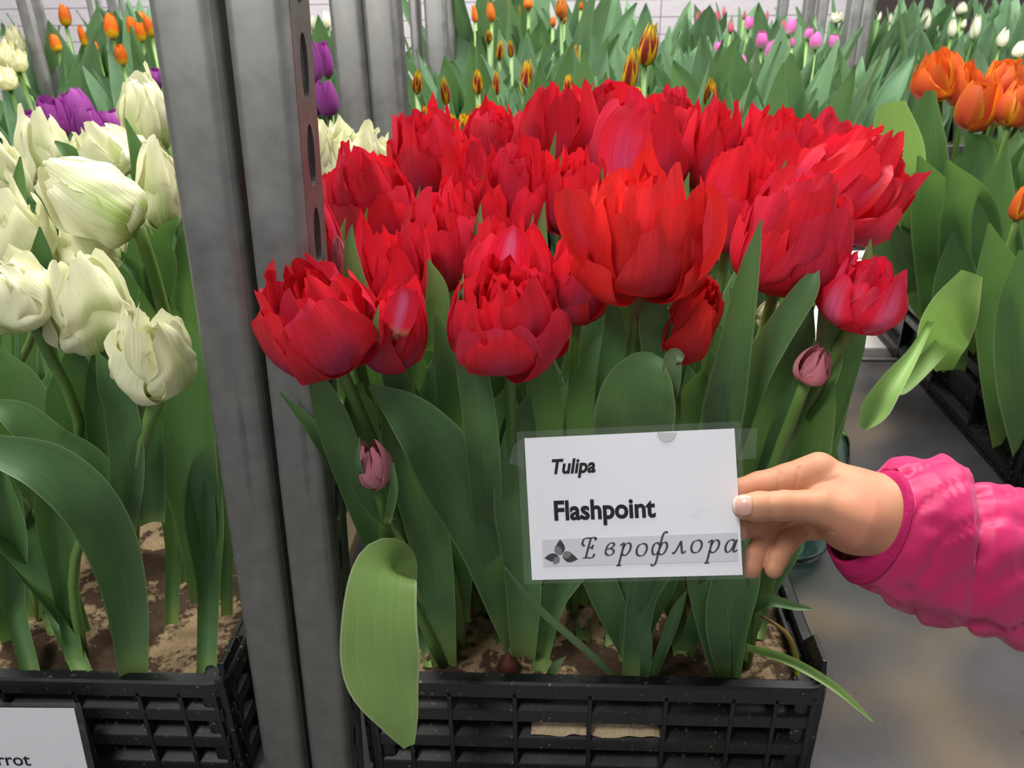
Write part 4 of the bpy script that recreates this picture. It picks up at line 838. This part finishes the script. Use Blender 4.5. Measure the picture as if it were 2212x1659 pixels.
# ------------------------------------------------------------------ the held name card
def plane_frame(tlp, trp, blp):
    o = tlp; ex = (trp-tlp); ey = (blp-tlp); return o, ex, ey
cTL, cTR, cBL, cBR = at_d(1134, 948, .478), at_d(1588, 924, .462), at_d(1148, 1252, .476), at_d(1603, 1243, .462)
ctr = (cTL+cTR+cBL+cBR)/4
EX = ((cTR-cTL)+(cBR-cBL)).normalized(); EY = ((cTL-cBL)+(cTR-cBR)); EY = (EY-EX*EY.dot(EX)).normalized(); EN = EX.cross(EY)
CW = ((cTR-cTL).length+(cBR-cBL).length)/2; CH = ((cTL-cBL).length+(cTR-cBR).length)/2
card = thing('name_card', 'laminated white name card held by the hand in front of the red tulips', 'card', ctr)
card.rotation_euler = Matrix((EX, EY, EN)).transposed().to_euler()
def c2l(px, py):                      # photo pixel -> card plane coordinates
    r = ray(px, py); t = (ctr-CC).dot(EN)/r.dot(EN); p = CC+r*t-ctr
    return p.dot(EX), p.dot(EY)
def flat_part(name, pts, mat, z, parent, th=0.0001):
    n = len(pts)
    V = [(x, y, z) for x, y in pts]+[(x, y, z-th) for x, y in pts]
    F = [tuple(range(n)), tuple(range(2*n-1, n-1, -1))]+[(i, n+i, n+(i+1) % n, (i+1) % n) for i in range(n)]
    return link(name, mesh(name, V, F, smooth=False), M[mat], parent)
def rect(w_, h_, cx=0, cy=0): return [(cx-w_/2, cy-h_/2), (cx+w_/2, cy-h_/2), (cx+w_/2, cy+h_/2), (cx-w_/2, cy+h_/2)]
# gently bowed paper sheet
V, uv = [], []
for j in range(7):
    for i in range(13):
        x = CW*(i/12-.5); y = CH*(j/6-.5); V.append((x, y, 0.0)); uv.append((i/12, j/6))
pp = link('paper', mesh('paper', V, grid_faces(13, 7), uv, smooth=False), M['paper'], card); s = pp.modifiers.new('s', 'SOLIDIFY'); s.thickness = 0.0003; s.offset = -1
flat_part('laminate_film', rect(CW+0.008, CH+0.0062, -0.0005, 0.0008), 'film', -0.0004, card)
flat_part('adhesive_tape', [c2l(*p) for p in ((1132, 945), (1110, 960), (1098, 1000), (1122, 1008), (1131, 1020))], 'film', -0.0006, card)
flat_part('adhesive_tape', [c2l(*p) for p in ((1588, 926), (1636, 925), (1634, 990), (1592, 994))], 'film', -0.0006, card)
pts = [c2l(1440+21*math.cos(a), 934+21*math.sin(a)) for a in [PI*i/12 for i in range(13)]]
flat_part('punch_mark', pts, 'spot_grey', 0.0003, card)
def text_part(body, px0, px1, py, name, mat, bold=0.0, shear=0.0, z=0.0003, parent=None, mapper=None, hscale=1.0):
    cu = bpy.data.curves.new(name, 'FONT'); cu.body = body; cu.offset = bold; cu.shear = shear; cu.size = 1.0; cu.resolution_u = 4
    to = bpy.data.objects.new('tmp', cu); COL.objects.link(to)
    dg = bpy.context.evaluated_depsgraph_get(); dg.update()
    me = bpy.data.meshes.new_from_object(to.evaluated_get(dg)); me.name = name
    bpy.data.objects.remove(to)
    xs = [v.co.x for v in me.vertices]; x0, x1 = min(xs), max(xs)
    mapper = mapper or c2l
    a = Vector(mapper(px0, py)); b = Vector(mapper(px1, py)); sc = (b-a).length/(x1-x0)
    for v in me.vertices: v.co = Vector((a.x+(v.co.x-x0)*sc, a.y+v.co.y*sc*hscale, z))
    me.materials.clear()
    return link(name, me, M[mat], parent or card)
text_part('Tulipa', 1193, 1287, 1023, 'lettering', 'ink', 0.03, 0.22, hscale=1.12)
text_part('Flashpoint', 1198, 1417, 1123, 'lettering', 'ink', 0.03, 0.0, hscale=1.1)
flat_part('logo_band', [c2l(*p) for p in ((1171, 1166), (1592, 1150), (1594, 1212), (1174, 1224))], 'band_grey', 0.00025, card)
# italic Cyrillic company name drawn with pen strokes (unit letters: x 0..1, y 0 = baseline, 1 = x-height)
GLY = {
 'E': [[(1.05, 1.62), (1.0, 1.45), (.95, 1.62), (.62, 1.60), (.42, 1.6), (.1, 1.55), (-.02, 1.2), (.1, 1.0), (.22, 1.02)], [(.62, 1.6), (.48, .85), (.34, .05)], [(.48, .85), (.7, .86), (.84, .95)], [(.84, 1.05), (.76, .7)], [(.1, .0), (.34, .04), (.7, .02), (.92, .08), (1.0, .35)]],
 'v': [[(.15, .35), (.25, .1), (.5, 0), (.78, .15), (.8, .42), (.55, .55), (.3, .5)], [(.3, .5), (.6, .62), (.82, .82), (.72, 1.0), (.48, .98), (.28, .75), (.15, .35)]],
 'r': [[(.0, .8), (.2, .98), (.28, .9), (.14, .0), (.0, -.78)], [(-.18, -.8), (.2, -.8)], [(.22, .55), (.42, .9), (.7, 1.0), (.86, .75), (.78, .35), (.52, .03), (.26, .06), (.16, .2)]],
 'o': [[(.52, 1.0), (.22, .85), (.08, .45), (.18, .1), (.45, 0), (.74, .15), (.9, .58), (.78, .92), (.52, 1.0)]],
 'f': [[(1.15, 1.75), (.98, 1.85), (.8, 1.6), (.66, .9), (.5, -.1), (.38, -.65), (.18, -.85), (.0, -.75)], [(.62, .8), (.38, 1.0), (.12, .8), (.04, .4), (.16, .05), (.4, .08), (.54, .3)], [(.62, .55), (.8, .92), (1.05, 1.0), (1.2, .75), (1.1, .3), (.84, .02), (.56, .12)]],
 'l': [[(.0, .12), (.12, .02), (.26, .2), (.5, .7), (.62, 1.0)], [(.62, 1.0), (.7, .5), (.78, .08), (.92, .04), (1.05, .2)]],
 'a': [[(.78, .85), (.55, 1.0), (.25, .85), (.08, .45), (.14, .08), (.36, .02), (.6, .3), (.78, .8)], [(.92, 1.0), (.82, .6), (.72, .12), (.84, .02), (1.0, .18)]],
}
def strokes(glyph, ox, oy, s, slant, wd):
    V, F = [], []
    for st in GLY[glyph]:
        P = catmull([Vector((x, y, 0)) for x, y in st], 6*len(st))
        b = len(V); n = len(P)
        for j, p in enumerate(P):
            t = (P[min(j+1, n-1)]-P[max(j-1, 0)]).normalized()
            nrm = Vector((-t.y, t.x, 0)); wv = wd*(0.55+0.75*abs(t.y*0.9-t.x*0.3))
            for sg in (-1, 1):
                q = p+nrm*(sg*wv); V.append((ox+s*(q.x+slant*q.y), oy+s*q.y, 0.0003))
        for j in range(n-1): F.append((b+2*j, b+2*j+1, b+2*j+3, b+2*j+2))
    return V, F
x_h = (c2l(1320, 1170)[1]-c2l(1320, 1204)[1])
for ch, px, py in (('E', 1256, 1206), ('v', 1303, 1200), ('r', 1338, 1200), ('o', 1372, 1201), ('f', 1407, 1199), ('l', 1452, 1196), ('o', 1490, 1194), ('r', 1528, 1194), ('a', 1564, 1193)):
    ox, oy = c2l(px, py)
    sc = x_h*(0.78 if ch != 'E' else 0.80)
    V, F = strokes(ch, ox, oy, sc, 0.14, 0.075)
    link('lettering', mesh('lettering', V, F, smooth=False), M['ink_grey'], card)
def logo_petal(px, py, ang, ln, wd, mat, z):
    pts = []
    n = 14
    for i in range(n): t = i/(n-1); pts.append((t*ln, wd*math.sin(PI*t**0.85)))
    for i in range(n-2, 0, -1): t = i/(n-1); pts.append((t*ln, -wd*math.sin(PI*t**0.85)))
    a = math.radians(ang); ca, sa = math.cos(a), math.sin(a)
    flat_part('logo_petal', [c2l(px+x*ca-y*sa, py-(x*sa+y*ca)) for x, y in pts][::-1] if False else [c2l(px+x*ca-y*sa, py-(x*sa+y*ca)) for x, y in pts], mat, z, card)
logo_petal(1211, 1199, 92, 34, 10, 'logo_dark', 0.0003); logo_petal(1211, 1199, 118, 24, 8, 'logo_mid', 0.0004)
logo_petal(1208, 1203, 184, 32, 9, 'logo_dark', 0.0003); logo_petal(1208, 1203, 230, 20, 7, 'logo_mid', 0.0004)
logo_petal(1215, 1202, -10, 34, 10, 'logo_dark', 0.0003); logo_petal(1215, 1202, 22, 22, 8, 'logo_mid', 0.0004)

# ------------------------------------------------------------------ name card of the parrot tulips, leaning on the left crate
kTL, kTR, kBR = at_y(-260, 1528, .482), at_y(160, 1530, .482), at_y(205, 1700, .468)
kx = (kTR-kTL).normalized(); ky = (kTR-kBR); ky = (ky-kx*ky.dot(kx)).normalized(); kn = kx.cross(ky)
kW = (kTR-kTL).length; kH = 0.09
kc = kTL.lerp(kTR, .5)-ky*kH/2
card2 = thing('name_card', 'laminated white name card standing against the crate of the cream parrot tulips', 'card', kc)
card2.rotation_euler = Matrix((kx, ky, kn)).transposed().to_euler()
flat_part('paper', rect(kW, kH), 'paper', 0.0002, card2, 0.0004)
flat_part('laminate_film', rect(kW+0.012, kH+0.010), 'film', -0.0004, card2, 0.0003)
def k2l(px, py):
    r = ray(px, py); t = (kc-CC).dot(kn)/r.dot(kn); p = CC+r*t-kc; return p.dot(kx), p.dot(ky)
text_part('Parrot', -42, 68, 1652, 'lettering', 'ink', 0.012, 0.0, 0.0004, card2, k2l)

# ------------------------------------------------------------------ the person: hand, wrist and jacket sleeve
D0 = 0.462; S = D0/FPX
HO = at_d(1700, 1110, D0)
person = thing('person', 'person in a magenta quilted jacket reaching in from the right, holding the card', 'person', HO)
person.rotation_euler = m3.to_euler()
def hp(px, py, z):
    d = D0-z*S; return (px-IW/2)*d/FPX-(1700-IW/2)*S, -(py-IH/2)*d/FPX+(1110-IH/2)*S, z*S     # hand space: right, up, towards the viewer (units of a photo pixel)
def build_hand():
    st = 3.0
    xs = np.arange(1535, 2010, st); ys = np.arange(945, 1275, st); zs = np.arange(-185, 84, st)
    X, Y, Z = np.meshgrid(xs, ys, zs, indexing='ij')
    def seg(a, b, ra, rb, zsq=1.0):
        ax, ay, az = a; bx, by, bz = b
        dx, dy, dz = bx-ax, by-ay, (bz-az)/zsq
        px, py, pz = X-ax, Y-ay, (Z-az)/zsq
        t = np.clip((px*dx+py*dy+pz*dz)/(dx*dx+dy*dy+dz*dz), 0, 1)
        return np.sqrt((px-t*dx)**2+(py-t*dy)**2+(pz-t*dz)**2)-(ra+(rb-ra)*t)
    def smin(a, b, k):
        h = np.clip(0.5+0.5*(b-a)/k, 0, 1); return b*(1-h)+a*h-k*h*(1-h)
    def chain(P, k=8, zsq=1.0):
        d = None
        for (a, ra), (b, rb) in zip(P[:-1], P[1:]):
            s = seg(a, b, ra, rb, zsq); d = s if d is None else smin(d, s, k)
        return d
    palm = chain([((2010, 1140, -70), 86), ((1925, 1122, -62), 90), ((1850, 1102, -62), 88), ((1775, 1046, -68), 62)], 20, 0.85)
    palm = smin(palm, chain([((1850, 1130, -95), 62), ((1765, 1105, -110), 46)], 10), 30)
    thumb = chain([((1609, 1095, 31), 28), ((1640, 1094, 32), 31), ((1690, 1092, 26), 31.5), ((1775, 1094, 8), 39), ((1862, 1128, -22), 66)], 12)
    index = chain([((1768, 1022, -62), 46), ((1700, 1040, -56), 38), ((1640, 1052, -46), 33), ((1590, 1066, -36), 30), ((1556, 1078, -33), 25)], 8)
    middle = chain([((1770, 1070, -104), 44), ((1690, 1098, -100), 34), ((1630, 1128, -72), 30), ((1580, 1146, -44), 28), ((1560, 1152, -36), 25)], 8)
    ring = chain([((1770, 1105, -132), 40), ((1698, 1120, -126), 30), ((1652, 1165, -92), 26), ((1632, 1200, -72), 25), ((1624, 1229, -60), 22)], 8)
    pinky = chain([((1785, 1130, -128), 38), ((1728, 1140, -116), 28), ((1695, 1175, -84), 26), ((1680, 1205, -68), 24), ((1672, 1229, -58), 21)], 8)
    d = smin(palm, thumb, 26)
    for q in (index, middle, ring, pinky): d = smin(d, q, 5.0)
    # skin creases (shallow grooves along short lines)
    for (x0, y0, x1, y1, zlo, zhi, dp, wd) in ((1726, 1012, 1718, 1052, -60, 40, 3.2, 3.5), (1684, 1022, 1681, 1058, -60, 40, 3.2, 3.5), (1664, 1072, 1667, 1112, 10, 90, 1.6, 3.5), (1673, 1072, 1678, 1112, 10, 90, 1.2, 3), (1745, 1052, 1810, 1032, -60, 60, 2.0, 5), (1740, 1140, 1800, 1148, -80, 60, 2.2, 4), (1755, 1150, 1800, 1138, -80, 60, 1.6, 4)):
        dx, dy = x1-x0, y1-y0
        t = np.clip(((X-x0)*dx+(Y-y0)*dy)/(dx*dx+dy*dy), 0, 1)
        q = (X-x0-t*dx)**2+(Y-y0-t*dy)**2
        d = d+dp*np.exp(-q/wd**2)*((Z > zlo) & (Z < zhi))
    # surface nets
    ins = d < 0
    nx, ny, nz = d.shape
    cnt = np.zeros((nx-1, ny-1, nz-1), np.int8)
    for i in (0, 1):
        for j in (0, 1):
            for k_ in (0, 1): cnt += ins[i:nx-1+i, j:ny-1+j, k_:nz-1+k_]
    act = (cnt > 0) & (cnt < 8)
    idx = -np.ones(act.shape, np.int64); cells = np.argwhere(act); idx[act] = np.arange(len(cells))
    acc = np.zeros((len(cells), 3)); num = np.zeros(len(cells))
    cor = [(i, j, k_) for i in (0, 1) for j in (0, 1) for k_ in (0, 1)]
    for a in cor:
        for ax in range(3):
            if a[ax]: continue
            b = list(a); b[ax] = 1
            ca = cells+np.array(a); cb = cells+np.array(b)
            da = d[ca[:, 0], ca[:, 1], ca[:, 2]]; db = d[cb[:, 0], cb[:, 1], cb[:, 2]]
            cr = (da < 0) != (db < 0)
            t = np.where(cr, da/np.where(cr, da-db, 1), 0)
            p = np.array(a, float)[None, :].repeat(len(cells), 0); p[:, ax] += t
            acc[cr] += p[cr]; num[cr] += 1
    P = cells+acc/num[:, None]
    W3 = np.stack([xs[0]+P[:, 0]*st, ys[0]+P[:, 1]*st, zs[0]+P[:, 2]*st], 1)
    F = []
    for ax in range(3):
        o1, o2 = [(1, 2), (2, 0), (0, 1)][ax]
        sl0 = [slice(None)]*3; sl1 = [slice(None)]*3
        sl0[ax] = slice(0, -1); sl1[ax] = slice(1, None)
        ch = ins[tuple(sl0)] != ins[tuple(sl1)]
        E = np.argwhere(ch)
        e1 = np.zeros(3, int); e1[o1] = 1; e2 = np.zeros(3, int); e2[o2] = 1
        ok = (E[:, o1] > 0) & (E[:, o2] > 0) & (E[:, o1] < d.shape[o1]-1) & (E[:, o2] < d.shape[o2]-1)
        E = E[ok]; flip = ins[E[:, 0], E[:, 1], E[:, 2]]
        q = [idx[tuple((E-e1-e2).T)], idx[tuple((E-e2).T)], idx[tuple(E.T)], idx[tuple((E-e1).T)]]
        Q = np.stack(q, 1); Q[flip] = Q[flip][:, ::-1]
        F += Q.tolist()
    V = [hp(*p) for p in W3]
    me = mesh('hand', V, F)
    # y axis is mirrored from pixel rows, so turn the faces outwards
    bm = bmesh.new(); bm.from_mesh(me); bmesh.ops.recalc_face_normals(bm, faces=bm.faces)
    for _ in range(3): bmesh.ops.smooth_vert(bm, verts=bm.verts, factor=0.5, use_axis_x=True, use_axis_y=True, use_axis_z=True)
    bm.to_mesh(me); bm.free()
    return me
link('hand', build_hand(), M['skin'], person)
# thumbnail, a thin curved plate on the thumb's end
V, uv = [], []
nu, nv = 13, 11
for j in range(nv):
    v = j/(nv-1)                                  # 0 free edge (left) .. 1 root
    for i in range(nu):
        u = -1+2*i/(nu-1)
        x = 1584+41*v+(7*abs(u)**3)*(1-v)*1.2-3*abs(u)**3*v
        hw_ = 24*(0.80+0.2*math.sin(PI*min(1, v+0.1)))*(1-0.10*(1-v))
        y = 1092-u*hw_
        z = 31+math.sqrt(max(0, 32.2**2-(u*hw_)**2))-(1-v)**2.2*17
        V.append(hp(x, y, z)); uv.append((v, i/(nu-1)))
nl = link('thumbnail', mesh('thumbnail', V, grid_faces(nu, nv), uv), M['nail'], person)
s = nl.modifiers.new('s', 'SOLIDIFY'); s.thickness = 0.0005
# sleeve: rings given by centre, up-vector and near-vector
RINGS = [  # cx, cy, z, up(x,y), near(x, y, z)
 (1863, 1122, -60, (30, -92), (72, -14, 62)), (1878, 1132, -64, (28, -112), (78, -16, 84)), (1890, 1140, -70, (24, -124), (80, -16, 96)),
 (1912, 1142, -78, (22, -146), (98, -10, 118)), (1950, 1148, -88, (10, -163), (100, -6, 138)), (1985, 1158, -96, (10, -173), (88, -4, 146)), (2022, 1168, -104, (18, -181), (76, 0, 148)), (2056, 1180, -112, (20, -178), (54, 0, 142)),
 (2082, 1190, -118, (10, -165), (26, 0, 132)), (2094, 1200, -120, (6, -152), (14, 0, 124)), (2106, 1203, -124, (2, -158), (16, 0, 130)), (2134, 1206, -130, (4, -170), (16, 0, 144)), (2175, 1212, -138, (2, -176), (12, 0, 150)), (2215, 1220, -146, (2, -174), (6, 0, 146)), (2260, 1230, -154, (0, -184), (4, 0, 154)), (2330, 1246, -166, (0, -190), (2, 0, 160)), (2420, 1268, -180, (0, -196), (0, 0, 164))]
def sleeve(rows, n=72, sub=7, wr=1.0, seed=3):
    A = np.array([[r[0], r[1], r[2], r[3][0], r[3][1], r[4][0], r[4][1], r[4][2]] for r in rows], float)
    m = (len(rows)-1)*sub+1
    xs = np.linspace(0, len(rows)-1, m)
    B = np.stack([np.interp(xs, np.arange(len(rows)), A[:, q]) for q in range(8)], 1)
    V, uv = [], []
    for j in range(m):
        c = B[j]
        for i in range(n):
            a = 2*PI*i/n; ca, sa = math.cos(a), math.sin(a)
            p = Vector((c[0]+c[3]*ca+c[5]*sa, c[1]+c[4]*ca+c[6]*sa, c[2]+c[7]*sa))
            q = p*0.012
            f = 1.0
            if wr:
                g = mnoise.noise(Vector((q.x*1.1+seed, q.y*0.8-q.x*0.9, q.z*0.8)))*0.10+mnoise.noise(Vector(((p.x*.5+p.y*.85)*.020+3, (p.x*.85-p.y*.5)*.006, p.z*.012)))*0.07-(1-abs(mnoise.noise(Vector(((p.x*.45+p.y*.9)*.011-1, (p.x*.9-p.y*.45)*.004, p.z*.006)))))**8*0.10
                for sx_ in (1925, 2094): g += 0.035*math.sin(a*17+seed)*math.exp(-((p.x-c[5]*sa-sx_)/26)**2)*(0.6+0.4*math.sin(a*5))
                f += wr*g
            V.append(hp(c[0]+(p.x-c[0])*f, c[1]+(p.y-c[1])*f, c[2]+(p.z-c[2])*f)); uv.append((i/n, j/(m-1)))
    return mesh('jacket_sleeve', V, grid_faces(n, m, wrap=True), uv)
sl = link('jacket_sleeve', sleeve(RINGS[2:]), M['jacket'], person)
s = sl.modifiers.new('s', 'SOLIDIFY'); s.thickness = 0.0015; s.offset = -1
me = sleeve(RINGS[:3], wr=0.15); me.name = 'cuff'
cf = link('cuff', me, M['cuff'], sl)
s = cf.modifiers.new('s', 'SOLIDIFY'); s.thickness = 0.002; s.offset = -1

# ------------------------------------------------------------------ glass vase, sand, bulb
def lathe(name, prof, n=40):
    V = [(r*math.cos(2*PI*i/n), r*math.sin(2*PI*i/n), z) for r, z in prof for i in range(n)]
    return mesh(name, V, grid_faces(n, len(prof), wrap=True))
vz = link('glass_vase', lathe('glass_vase', [(0, .001), (.04, .001), (.058, .004), (.068, .03), (.074, .09), (.074, .14), (.066, .175), (.046, .2), (.028, .209), (.026, .216), (.0235, .216), (.024, .207), (.042, .198), (.062, .173), (.07, .14), (.07, .09), (.064, .032), (.055, .012), (.03, .009), (0, .009)]), M['glass'], loc=(0.2945, 0.85, 0.0005)); vz.scale = (0.785, 0.785, 0.95)
tag(vz, 'round teal glass vase on the steel shelf behind the hand', 'vase')
V = []
p0, p1 = at_y(1148, 1588, .512), at_y(1424, 1588, .512)
for j in range(8):
    for i in range(40):
        x = p0.x+(p1.x-p0.x)*i/39; y = .5075+.012*j/7
        e = min(1, i/4, (39-i)/4)
        V.append((x, y, .0615+.004*(j/7)+(.006*j/7+.004*mnoise.noise(Vector((x*80, y*80, 2))))*e))
sd = link('sand', mesh('sand', V, grid_faces(40, 8)), M['sand'])
tag(sd, 'spilled beige sand lying on a ledge of the front crate', 'sand', kind='stuff')
bp = at_z(1098, 1440, .112)
bl = thing('tulip_bulb', 'dark brown tulip bulb lying bare on the sand behind the crate rim', 'bulb', bp)
link('bulb', lathe('bulb', [(0, -.010), (.006, -.009), (.0095, -.003), (.0095, .003), (.0065, .008), (.0028, .012), (.001, .016), (0, .0165)], 20), M['bulb'], bl)
link('root_tuft', lathe('root_tuft', [(0, -.016), (.006, -.014), (.009, -.010), (.004, -.008), (0, -.008)], 12), M['sand'], bl)
